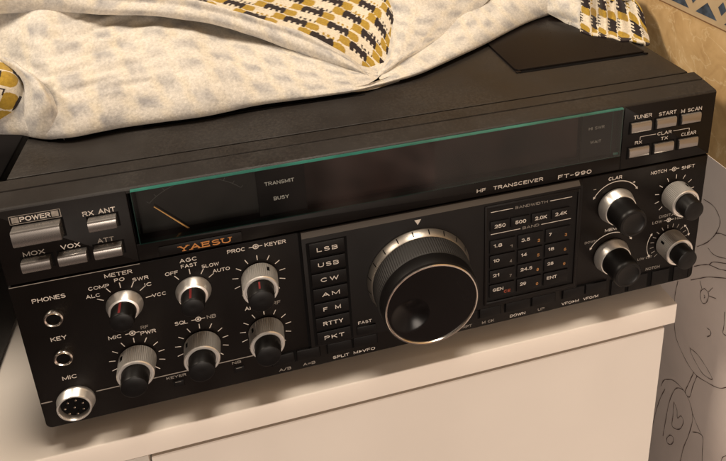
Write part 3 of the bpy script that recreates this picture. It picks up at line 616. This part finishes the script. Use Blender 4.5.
# keypad
bm = bmesh.new()
for (a, b, c, d_) in ((229.9, 231.7, 17.2, 82.6), (284.3, 286.1, 17.2, 82.6)): box(bm, a, b, YC - .9, YC + .4, c, d_, .5)
for (c, d_) in ((17.1, 19.3), (81.0, 82.7)): box(bm, 231.0, 285.0, YC - .92, YC + .42, c, d_, .5)
pad = link('keypad_frame', bm, M['panel'], R)
bm = bmesh.new(); box(bm, 231.2, 284.8, YC - .06, YC + .5, 19.0, 81.4); link('keypad_recess', bm, M['key'], R)
YK = YC - .06
for i, s in enumerate(('250', '500', '2.0K', '2.4K')):
    x0 = 233.0 + i * 11.95; k = key(x0, x0 + 10.9, 66.3, 72.4, YK, .8)
    text(s, x0 + 5.6, 69.3, 2.3, M['print'], k, w=6.3 if i < 2 else 7.0, y=YK - .8, weight=.025)
G = (('1.8', '1'), ('3.5', '2'), ('7', '3'), ('10', '4'), ('14', '5'), ('18', '6'), ('21', '7'), ('24.5', '8'), ('28', '9'), ('GEN', 'CE'), ('29', '0'), ('ENT', ''))
for i, (a, b) in enumerate(G):
    c, r_ = i % 3, i // 3
    x0 = 233.0 + c * 16.35; z1 = 60.2 - r_ * 9.85
    k = key(x0, x0 + 15.0, z1 - 8.5, z1, YK, .8)
    wa = {1: 1.6, 2: 3.6, 3: 5.0, 4: 7.0}[len(a)]
    if a in ('GEN', 'ENT'): wa = 6.2
    text(a, x0 + 2.0 + wa / 2, z1 - 3.4, 2.1, M['print'], k, w=wa, y=YK - .8, weight=.02)
    if b:
        text(b, x0 + (12.4 if len(b) == 1 else 10.6), z1 - (5.6 if len(b) == 1 else 5.9), 1.9, M['redp'] if b == 'CE' else M['tan' if b not in '147' else 'dimprint'], k, w=(1.4 if len(b) == 1 else 4.0), y=YK - .8, weight=.02)
text('BANDWIDTH', 257, 78.2, 1.7, M['dimprint'], R, w=19, y=YK); text('BAND', 257, 64.2, 1.7, M['dimprint'], R, w=9.8, y=YK)
bm = bmesh.new()
for (a, b, z_) in ((233.5, 246.2, 78.2), (267.8, 281.0, 78.2), (233.6, 250.8, 64.1), (263.2, 281.0, 64.1)): ribbon(bm, [(a, z_), (b, z_)], .4, YK)
link('keypad_line', bm, M['print'], R, smooth=False)

# row of low keys and their captions
for (a, b, s, xt, w) in ((112, 123.5, 'A/B', 118.1, 6.4), (125, 137, 'A=B', 131.0, 6.6), (141.5, 154.5, 'SPLIT', 148.4, 9.0), (155.6, 168.6, 'M>VFO', 161.4, 12.0),
                         (215, 227, 'RPT', 221.2, 5.4), (228.4, 241, 'M CK', 233.8, 7.4), (244.2, 259.2, 'DOWN', 252, 9.6), (260.4, 275, 'UP', 266.8, 4.2),
                         (280, 293.5, 'VFO>M', 285.4, 11.2), (294.6, 308, 'VFO/M', 298.8, 9.8)):
    key(a, b, 6.9, 13.4, 0, 1.0)
    text(s, xt, 2.75, 1.9, M['print'] if w > 7.9 else M['dimprint'], R, w=w, weight=.02)
for (a, b) in ((111.3, 137.6), (140.9, 169.2), (214.4, 241.6), (243.6, 275.6), (279.4, 308.6)):
    bm = bmesh.new(); box(bm, a, b, -.1, .5, 6.3, 14.0); link('key_recess', bm, M['gap'], R)
for (a, b) in ((311.8, 321.0), (323.4, 335.8), (339.0, 350.8), (354, 364)): key(a, b, 1.0, 11.6, 0, .7)
bm = bmesh.new(); box(bm, 310.8, 365, -.1, .5, .9, 12.2); link('key_recess', bm, M['gap'], R)

# ---- main dial
DX, DZ = 193.0, 48.6
bm = bmesh.new(); lathe(bm, [(1.6, 28.2), (2.6, 29.1), (3.4, 29.4), (2.2, 29.5)], DX, DZ, 96); bm.free()
bm = bmesh.new(); lathe(bm, [(2.2, 28.0), (2.9, 28.3), (3.3, 28.3), (6.9, 26.9), (7.3, 26.6), (7.3, 20)], DX, DZ, 128)
dial = link('main_dial', bm, M['skirt'], R)
bm = bmesh.new()
for i in range(20):
    a = math.radians(7 + 18 * i); c, s = math.cos(a), math.sin(a); t = Vector((-s, 0, c)) * .3; o = Vector((c, 0, s))
    p = [Vector((DX, -3.6, DZ)) + o * 28.28, Vector((DX, -6.4, DZ)) + o * 27.18]
    bm.faces.new([bm.verts.new(q) for q in (p[0] + t, p[0] - t, p[1] - t, p[1] + t)])
link('dial_marks', bm, M['gap'], dial, smooth=False)
bm = bmesh.new(); lathe(bm, [(6.8, 25.9), (7.4, 26.5), (8.0, 26.6, 1), (17.6, 26.1, 1), (18.2, 25.7), (18.8, 25.6)], DX, DZ, 480, .42, 120)
link('dial_grip', bm, M['grip'], dial, angle=60)
bm = bmesh.new(); lathe(bm, [(18.0, 25.3), (19.0, 25.6), (23.6, 25.3), (25.0, 25.0), (25.5, 24.4), (25.4, 23.5), (24.5, 23.3)], DX, DZ, 128, caps=False)
link('dial_rim', bm, M['knob'], dial)
bm = bmesh.new(); lathe(bm, [(24.5, 24.2), (25.7, 24.25), (26.05, 24.0), (26.05, 23.5), (25.6, 23.15), (24.7, 23.05)], DX, DZ, 128, caps=False)
link('dial_ring', bm, M['ring'], dial)
bm = bmesh.new()
nr, ns = 70, 128; fx, fz, fr = 181.8, 44.2, 8.9
rings = []
for i in range(nr + 1):
    r_ = 23.2 * i / nr; ring = []
    for j in range(ns):
        a = 2 * PI * j / ns; x, z = DX + r_ * math.cos(a), DZ + r_ * math.sin(a)
        y = -25.2 + .5 * (1 - (r_ / 23.2) ** 2)
        q = math.hypot(x - fx, z - fz) / fr
        if q < 1.12:
            dep = 2.3 * (max(0, 1 - min(q, 1.12) ** 2 / 1.2544)) ** 1.3
            y += dep
        ring.append(bm.verts.new((x, y, z)))
        if i == 0: ring = ring * ns; break
    rings.append(ring)
for a, b in zip(rings, rings[1:]):
    for j in range(ns):
        k2 = (j + 1) % ns
        f = [a[j], a[k2], b[k2], b[j]]
        if a[j] is a[k2]: f = [a[j], b[k2], b[j]]
        bm.faces.new(f)
bmesh.ops.recalc_face_normals(bm, faces=bm.faces)
link('dial_face', bm, M['face'], dial, angle=80)
bm = bmesh.new(); v = [bm.verts.new(p) for p in ((191.3, YC - .08, 82.6), (195.0, YC - .08, 82.6), (193.1, YC - .08, 79.4))]; bm.faces.new(v)
link('dial_index', bm, M['print'], R, smooth=False)

# ================================================================== THE BLANKET
BL = empty('blanket', (180, 90, 131))
tag(BL, 'cream fleece blanket with a brown and mustard animal print, bunched on the radio', 'blanket')

def catmull(P, n):
    P = np.asarray(P, float)
    ext = np.concatenate([2 * P[:1] - P[1:2], P, 2 * P[-1:] - P[-2:-1]])
    out = []
    for i in range(len(P) - 1):
        p0, p1, p2, p3 = ext[i:i + 4]
        for t in np.arange(n) / n:
            out.append(.5 * ((2 * p1) + (-p0 + p2) * t + (2 * p0 - 5 * p1 + 4 * p2 - p3) * t * t + (-p0 + 3 * p1 - 3 * p2 + p3) * t ** 3))
    out.append(P[-1])
    return np.array(out)

def smooth(e0, e1, x):
    t = np.clip((x - e0) / (e1 - e0), 0, 1); return t * t * (3 - 2 * t)

DARK, MUST, CREAM = np.array((.020, .013, .013)), np.array((.34, .215, .030)), np.array((.60, .53, .42))
def print_colour(s, t, W, H, ph=0.0):
    """rows of dark beasts with rounded mustard shapes at both ends, every second row shifted"""
    r_ = np.floor(t / H); v = t / H - r_
    k = W / 45.0
    jig = np.mod(np.sin(r_ * 12.9) * 43.7, 1.0)
    x = s / k + r_ * 22.5 + jig * 3 + ph * 45 + v * 4
    p = np.mod(x, 45.0); n = np.floor(x / 45.0)
    colr = np.empty(s.shape + (3,)); colr[:] = CREAM
    rr = lambda a, b, z0, z1, e: (np.abs((p - (a + b) / 2) / ((b - a) / 2)) ** e + np.abs((v - (z0 + z1) / 2) / ((z1 - z0) / 2)) ** e) < 1
    jag = .05 * np.sign(np.sin(p * 1.5 + n)) + .03 * np.sin(p * 3.1 + n * 2)
    def body(a, b):
        q = (p - a) / (b - a)
        m_ = (q > -.05 + .10 * np.abs(v - .5)) & (q < 1.05 - .10 * np.abs(v - .5)) & (v > .04 + .03 * np.sin(q * 7 + n)) & (v < .95 + .04 * np.sin(q * 11 + n))
        m_ &= ~((np.abs(q - .27) < .055) & (v < .34)) & ~((np.abs(q - .52) < .075) & (v < .26)) & ~((np.abs(q - .80) < .05) & (v < .30))
        m_ &= ~((np.abs(q - .40) < .07) & (v > .86)) & ~((np.abs(q - .70) < .05) & (v > .82))
        return m_
    m = rr(-.8, 8.4, .10, .97, 3) | rr(22.0, 31.2, .04, .90, 3)
    colr[m] = MUST
    colr[body(8.2, 22.4)] = DARK
    pale = body(31.4, 44.0)
    rim = (p > 31) & ~pale & (v < .30)
    colr[rim & (np.mod(r_, 2) == 0)] = DARK
    colr[rim & (np.mod(r_, 2) == 1)] = MUST
    return colr

def fleece_colour(s, t, x, y):
    """brushed reverse side: the print of the face shows through as soft grey and yellow shapes"""
    rng = np.random.default_rng(5)
    wob = 1.6 * np.sin(s * .11 + t * .07); wot = 1.3 * np.sin(t * .19 + s * .05)
    dk = np.zeros(s.shape); ms = np.zeros(s.shape); n = 14
    for q in range(n):
        dx, dy = rng.normal(0, .85, 2)
        c = print_colour(s + wob + dx + rng.normal(0, .5, s.shape), t + wot + dy + rng.normal(0, .5, s.shape), 31.0, 7.6)
        dk += (c[..., 0] < .1) / n; ms += ((c[..., 2] < .1) & (c[..., 0] > .1)) / n
    nz = lambda k, o: np.array([noise.noise((a * k, b * k, o)) for a, b in zip(s.ravel(), t.ravel())]).reshape(s.shape)
    g2, g3, g4 = nz(.16, 3.1), nz(.7, 1.1), nz(.045, 8.1)
    g = np.clip(dk * (.62 + .45 * g2 + .45 * g4) + .10 * g3 + .05 * g2, 0, 1)
    yy = np.clip(ms * (.5 + .5 * g4) + .1 * g2, 0, 1)[..., None] * .6
    base = np.array((.565, .525, .465)); grey = np.array((.20, .20, .215)); yel = np.array((.56, .475, .33))
    colr = base * (1 - yy) + yel * yy
    colr = colr * (1 - .72 * g[..., None]) + grey * .72 * g[..., None]
    return colr * (1 + .12 * g3[..., None])

def sheet(name, key_, nu, nv, kind, wr=.5, wseed=0, pat=(22, 8, 0), swap=False, thick=2.2, ripple=None):
    P = np.array(PATCH[key_], float)
    rows = np.array([catmull(r_, nu) for r_ in P])                      # along each row
    G = np.stack([catmull(rows[:, j], nv) for j in range(rows.shape[1])], 1)
    du = np.linalg.norm(np.diff(G, axis=1), axis=2); dv = np.linalg.norm(np.diff(G, axis=0), axis=2)
    s = np.concatenate([np.zeros((G.shape[0], 1)), np.cumsum(du, 1)], 1); s = s.mean(0)[None, :] * np.ones(G.shape[:2])
    t = np.concatenate([np.zeros((1, G.shape[1])), np.cumsum(dv, 0)], 0); t = t.mean(1)[:, None] * np.ones(G.shape[:2])
    gu = np.gradient(G, axis=1); gv = np.gradient(G, axis=0); N = np.cross(gu, gv)
    N /= np.linalg.norm(N, axis=2, keepdims=True) + 1e-9
    if N[..., 1].mean() > 0 and N[..., 2].mean() < 0.0 or N[..., 2].mean() < 0: N = -N
    d = np.array([[noise.noise(Vector(G[i, j]) * .035 + Vector((wseed, 0, 0))) * 2.2 + noise.noise(Vector(G[i, j]) * .10 + Vector((0, wseed, 0))) * .8 + noise.noise(Vector(G[i, j]) * .45) * .12 for j in range(G.shape[1])] for i in range(G.shape[0])]) * wr
    d = d * (.12 + .88 * smooth(133, 150, G[..., 2]))
    if ripple is not None: d = d + ripple(G, s, t)
    G = G + N * d[..., None]
    low_z = 131.9 if key_ != 'D' else 132.6
    G[..., 2] = np.maximum(G[..., 2], np.where((G[..., 0] > 366) | (G[..., 0] < 2), -1e9, low_z))
    if kind == 'fleece':
        C = fleece_colour(s + wseed * 13, t + wseed * 5, G[..., 0], G[..., 1])
    else:
        a, b = (t, s) if swap else (s, t)
        C = print_colour(a, b, pat[0], pat[1], pat[2])
    bm = bmesh.new()
    V = [[bm.verts.new(G[i, j]) for j in range(G.shape[1])] for i in range(G.shape[0])]
    for i in range(G.shape[0] - 1):
        for j in range(G.shape[1] - 1):
            try: bm.faces.new((V[i][j], V[i][j + 1], V[i + 1][j + 1], V[i + 1][j]))
            except ValueError: pass
    bm.normal_update()
    o = link(name, bm, M['fleece' if kind == 'fleece' else 'knit'], BL, angle=180)
    at = o.data.color_attributes.new('Col', 'FLOAT_COLOR', 'POINT')
    flat = np.concatenate([C.reshape(-1, 3), np.ones((C.shape[0] * C.shape[1], 1))], 1).astype(np.float32)
    at.data.foreach_set('color', flat.ravel())
    # orient normals outwards (towards up / front) before giving the cloth its thickness
    me = o.data
    nz = sum(p.normal.z - .6 * p.normal.y for p in me.polygons)
    if nz < 0: me.flip_normals()
    md = o.modifiers.new('thickness', 'SOLIDIFY'); md.thickness = thick * MM; md.offset = -1.0
    return o

def ripA(G, s, t):
    x, z = G[..., 0], G[..., 2]
    m = np.exp(-((x - 45) / 38) ** 2) * smooth(146, 158, z) * (1 - smooth(172, 186, z))
    return m * (1.0 * np.sin(z * .95 + x * .10 + 1.2 * np.sin(x * .07)) + .5 * np.sin(z * 1.7 - x * .16))
sheet('fleece_layer', 'A', 26, 18, 'fleece', .8, 1, ripple=ripA)
sheet('fleece_hem', 'R', 26, 8, 'fleece', .35, 2)
sheet('printed_layer', 'B', 60, 50, 'print', .5, 3, (36, 8.4, .1), thick=1.4)
sheet('fleece_gusset', 'G', 14, 10, 'fleece', .2, 11, thick=1.2)
sheet('fleece_fold', 'C2', 30, 26, 'fleece', .9, 4)
sheet('fleece_roll', 'C1', 24, 12, 'fleece', .7, 5)
sheet('fleece_tail', 'C3', 16, 16, 'fleece', .4, 6)
sheet('printed_corner', 'D', 20, 60, 'print', .5, 7, (34, 8.6, .3), swap=True, thick=1.6)
sheet('fleece_lobe', 'E', 24, 18, 'fleece', .5, 8)
sheet('printed_roll', 'F', 50, 40, 'print', .6, 9, (40, 10.5, .36), thick=1.6)

# ================================================================== CABINET
CB = empty('cabinet', (150, 200, -500))
tag(CB, 'cream white cabinet with a thick overhanging top, carrying the radio', 'cabinet')
bm = bmesh.new(); box(bm, -420, 356, -5, 400, -27.8, -13.0, .7, 3); link('cabinet_top', bm, M['shelf'], CB)
bm = bmesh.new()
extrude_x(bm, [(-3.4, -500), (-3.4, -32.2), (-2.9, -31.7), (15, -31.7), (15, -500)], 45.2, 350)
link('cabinet_door', bm, M['door'], CB, angle=20)
bm = bmesh.new(); box(bm, 48, 349, 15.2, 396, -500, -27.9); link('cabinet_body', bm, M['gap_shade'], CB)
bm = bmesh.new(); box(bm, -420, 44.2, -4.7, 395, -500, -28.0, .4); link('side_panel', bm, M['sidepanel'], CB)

# ================================================================== CHARCOAL CASE ON THE LEFT
EC = empty('equipment_case', (-110, 110, -13))
tag(EC, 'charcoal case standing on the cabinet top, left of the radio', 'case')
bm = bmesh.new(); box(bm, -190, -39, -40, 330, -9, 74, 1.5); link('case_body', bm, M['darkbox'], EC)
bm = bmesh.new(); box(bm, -186, -40.5, -47, -39.5, -6, 70, 1.2); link('case_front', bm, M['panel'], EC)
for fx in (-170, -52):
    for fy in (-22, 310):
        bm = bmesh.new(); box(bm, fx - 8, fx + 8, fy - 8, fy + 8, -12.95, -8.8, .6); link('case_foot', bm, M['gap'], EC)

# ================================================================== WALL
def wall_material():
    m = bpy.data.materials.new('marbled_beige_wallpaper'); m.use_nodes = True
    nt = m.node_tree; b = nt.nodes['Principled BSDF']; b.inputs['Roughness'].default_value = .55; b.inputs['Specular IOR Level'].default_value = .3
    tc = nt.nodes.new('ShaderNodeTexCoord')
    n1 = nt.nodes.new('ShaderNodeTexNoise'); n1.inputs['Scale'].default_value = 55; n1.inputs['Detail'].default_value = 9; n1.inputs['Distortion'].default_value = 1.6
    n2 = nt.nodes.new('ShaderNodeTexNoise'); n2.inputs['Scale'].default_value = 17; n2.inputs['Detail'].default_value = 5; n2.inputs['Distortion'].default_value = 2.5
    v = nt.nodes.new('ShaderNodeTexVoronoi'); v.feature = 'DISTANCE_TO_EDGE'; v.inputs['Scale'].default_value = 30
    mp = nt.nodes.new('ShaderNodeMix'); mp.data_type = 'VECTOR'; mp.inputs[0].default_value = .06
    for n in (n1, n2): nt.links.new(tc.outputs['Object'], n.inputs['Vector'])
    nt.links.new(tc.outputs['Object'], mp.inputs[4]); nt.links.new(n2.outputs['Color'], mp.inputs[5]); nt.links.new(mp.outputs[1], v.inputs['Vector'])
    cr = nt.nodes.new('ShaderNodeValToRGB'); e = cr.color_ramp.elements
    e[0].position = .28; e[0].color = (.44, .27, .115, 1); e[1].position = .72; e[1].color = (.72, .51, .27, 1)
    x = e.new(.5); x.color = (.60, .40, .19, 1)
    ad = nt.nodes.new('ShaderNodeMath'); ad.operation = 'MULTIPLY_ADD'; ad.inputs[1].default_value = .45
    nt.links.new(n1.outputs['Fac'], ad.inputs[0])
    s2 = nt.nodes.new('ShaderNodeMath'); s2.operation = 'MULTIPLY'; s2.inputs[1].default_value = .55
    nt.links.new(n2.outputs['Fac'], s2.inputs[0]); nt.links.new(s2.outputs[0], ad.inputs[2])
    nt.links.new(ad.outputs[0], cr.inputs[0])
    ve = nt.nodes.new('ShaderNodeMapRange'); ve.inputs['From Max'].default_value = .03; ve.inputs['To Min'].default_value = .6; ve.inputs['To Max'].default_value = 0
    nt.links.new(v.outputs['Distance'], ve.inputs['Value'])
    mx = nt.nodes.new('ShaderNodeMix'); mx.data_type = 'RGBA'; mx.inputs[7].default_value = (.76, .59, .35, 1)
    nt.links.new(ve.outputs[0], mx.inputs[0]); nt.links.new(cr.outputs[0], mx.inputs[6]); nt.links.new(mx.outputs[2], b.inputs['Base Color'])
    bp = nt.nodes.new('ShaderNodeBump'); bp.inputs['Strength'].default_value = .25; bp.inputs['Distance'].default_value = .0006
    nt.links.new(n1.outputs['Fac'], bp.inputs['Height']); nt.links.new(bp.outputs[0], b.inputs['Normal'])
    return m
bm = bmesh.new(); box(bm, 392, 400, -600, 900, -500, 700)
wall = link('wall', bm, wall_material(), None, smooth=False); wall['kind'] = 'structure'
bm = bmesh.new(); box(bm, 391.7, 392.5, -600, 900, -499, 66.2, .12); lowp = link('lower_wallpaper', bm, mat('pale_lower_wallpaper', (.82, .725, .675), .6, spec=.3, var=.10, vscale=14, bump=.1, bscale=300), wall, smooth=False)
# blue geometric border: every lozenge is a printed sheet on the paler band
M['band'] = mat('pale_border_band', (.50, .37, .22), .6, var=.12, vscale=60)
M['blue'] = mat('blue_border_print', (.045, .065, .095), .6, var=.75, vscale=140)
M['bluelt'] = mat('border_line_brown', (.22, .115, .05), .6)
zb = 149.6
bm = bmesh.new(); box(bm, 391.72, 392.4, -600, 900, zb, 240); border = link('wallpaper_border', bm, M['band'], wall, smooth=False)
bm = bmesh.new(); box(bm, 391.66, 392.0, -600, 900, zb - .1, zb + .7); link('border_line', bm, M['bluelt'], border, smooth=False)
bm = bmesh.new()
def poly(pts): bm.faces.new([bm.verts.new((391.62, p[0], p[1])) for p in pts])
pw, ph = 25.0, 24.0
for i in range(-22, 36):
    y0 = i * pw + 18; zz = zb + 4.0
    poly([(y0 - pw * .38, zz), (y0, zz + ph * .36), (y0 + pw * .38, zz)])
    poly([(y0 + pw * .5 - 3.4, zz + ph * .36), (y0 + pw * .5, zz + ph * .18), (y0 + pw * .5 + 3.4, zz + ph * .36), (y0 + pw * .5, zz + ph * .54)])
    poly([(y0 - pw * .38, zz + ph), (y0, zz + ph * .62), (y0 + pw * .38, zz + ph)])
bmesh.ops.recalc_face_normals(bm, faces=bm.faces)
link('border_print', bm, M['blue'], border, smooth=False)
# child's pen drawing
bm = bmesh.new()
for L in DOODLE:
    P = catmull([(y, z, 0) for y, z in L], 6) if len(L) > 2 else np.array([(y, z, 0) for y, z in L])
    for k in range(len(P) - 1):
        a, b = Vector(P[k][:2]), Vector(P[k + 1][:2]); d = b - a
        if d.length < 1e-5: continue
        w = (.38 + .12 * math.sin(k * .9 + L[0][0])); n = Vector((-d.y, d.x)).normalized() * w * .5; e = d.normalized() * .08
        q = [a + n - e, a - n - e, b - n + e, b + n + e]
        bm.faces.new([bm.verts.new((391.6, p.x, p.y)) for p in q])
bmesh.ops.recalc_face_normals(bm, faces=bm.faces)
link('pen_drawing', bm, M['ink'], wall, smooth=False)

# ================================================================== LIGHT
def area(name, loc, target, size, power, colr, shape='DISK'):
    l = bpy.data.lights.new(name, 'AREA'); l.energy = power; l.color = colr; l.shape = shape; l.size = size * MM
    o = bpy.data.objects.new(name, l); col.objects.link(o); o.location = Vector(loc) * MM
    o.rotation_euler = (Vector(target) - Vector(loc)).to_track_quat('-Z', 'Y').to_euler()
    return o
area('ceiling_lamp', (240, -55, 1450), (190, 0, 60), 420, 17.0, (1.0, .875, .725))
area('side_lamp', (-900, 100, 1250), (392, 20, 100), 260, 19.5, (1.0, .85, .68))
area('front_fill', (60, -1500, -60), (230, 0, -20), 560, 13.5, (1.0, .865, .74))  # unseen fill added low in front to brighten the front faces
WLO, WHI = (.068, .048, .039), (.075, .060, .048)


w = bpy.data.worlds.new('World'); scene.world = w; w.use_nodes = True
nt = w.node_tree; bg = nt.nodes['Background']
tc = nt.nodes.new('ShaderNodeTexCoord'); sx = nt.nodes.new('ShaderNodeSeparateXYZ'); nt.links.new(tc.outputs['Generated'], sx.inputs[0])
mr = nt.nodes.new('ShaderNodeMapRange'); mr.inputs['From Min'].default_value = -.6; mr.inputs['From Max'].default_value = .8
nt.links.new(sx.outputs['Z'], mr.inputs['Value'])
cr = nt.nodes.new('ShaderNodeValToRGB'); cr.color_ramp.elements[0].color = (*WLO, 1); cr.color_ramp.elements[1].color = (*WHI, 1)
nt.links.new(mr.outputs[0], cr.inputs[0])
nz = nt.nodes.new('ShaderNodeTexNoise'); nz.inputs['Scale'].default_value = 7.0; nz.inputs['Detail'].default_value = 2
nt.links.new(tc.outputs['Generated'], nz.inputs['Vector'])
m2 = nt.nodes.new('ShaderNodeMapRange'); m2.inputs['From Min'].default_value = .44; m2.inputs['From Max'].default_value = .66; m2.inputs['To Min'].default_value = .2; m2.inputs['To Max'].default_value = 5.0
nt.links.new(nz.outputs['Fac'], m2.inputs['Value'])
vm = nt.nodes.new('ShaderNodeVectorMath'); vm.operation = 'SCALE'; nt.links.new(cr.outputs[0], vm.inputs[0]); nt.links.new(m2.outputs[0], vm.inputs['Scale'])
# warm, uneven glow added low in front, mirrored in the window as the photographer
dp = nt.nodes.new('ShaderNodeVectorMath'); dp.operation = 'DOT_PRODUCT'; dp.inputs[1].default_value = (.31, -.79, -.53)
nt.links.new(tc.outputs['Generated'], dp.inputs[0])
pr = nt.nodes.new('ShaderNodeMapRange'); pr.interpolation_type = 'SMOOTHSTEP'; pr.inputs['From Min'].default_value = .955; pr.inputs['From Max'].default_value = .995
nt.links.new(dp.outputs['Value'], pr.inputs['Value'])
n5 = nt.nodes.new('ShaderNodeTexNoise'); n5.inputs['Scale'].default_value = 9; n5.inputs['Detail'].default_value = 3; n5.inputs['Distortion'].default_value = .8
nt.links.new(tc.outputs['Generated'], n5.inputs['Vector'])
r5 = nt.nodes.new('ShaderNodeMapRange'); r5.inputs['From Min'].default_value = .42; r5.inputs['From Max'].default_value = .62; r5.inputs['To Min'].default_value = .05; r5.inputs['To Max'].default_value = 1.0
nt.links.new(n5.outputs['Fac'], r5.inputs['Value'])
mm = nt.nodes.new('ShaderNodeMath'); mm.operation = 'MULTIPLY'; nt.links.new(pr.outputs[0], mm.inputs[0]); nt.links.new(r5.outputs[0], mm.inputs[1])
pc = nt.nodes.new('ShaderNodeVectorMath'); pc.operation = 'SCALE'; pc.inputs[0].default_value = (.80, .48, .36); nt.links.new(mm.outputs[0], pc.inputs['Scale'])
va = nt.nodes.new('ShaderNodeVectorMath'); va.operation = 'ADD'; nt.links.new(vm.outputs[0], va.inputs[0]); nt.links.new(pc.outputs[0], va.inputs[1])
nt.links.new(va.outputs[0], bg.inputs['Color']); bg.inputs['Strength'].default_value = 1.0

# ================================================================== CAMERA
cam = bpy.data.cameras.new('camera'); co = bpy.data.objects.new('camera', cam); col.objects.link(co)
co.location = Vector((115.89411, -278.12251, 298.07006)) * MM
co.rotation_euler = (1.23997, 0.04004, -0.24517)
cam.sensor_fit = 'HORIZONTAL'; cam.sensor_width = 36.0
cam.lens = 36.0 * 660.582 / 726.0
cam.shift_x = -0.030886; cam.shift_y = -0.309756
cam.clip_start = .01; cam.clip_end = 50
scene.camera = co
scene.view_settings.view_transform = 'Standard'
scene.view_settings.look = 'None'
scene.view_settings.exposure = 0; scene.view_settings.gamma = 1
scene.render.engine = 'CYCLES'
scene.cycles.max_bounces = 8
try: scene.cycles.use_denoising = True
except Exception: pass
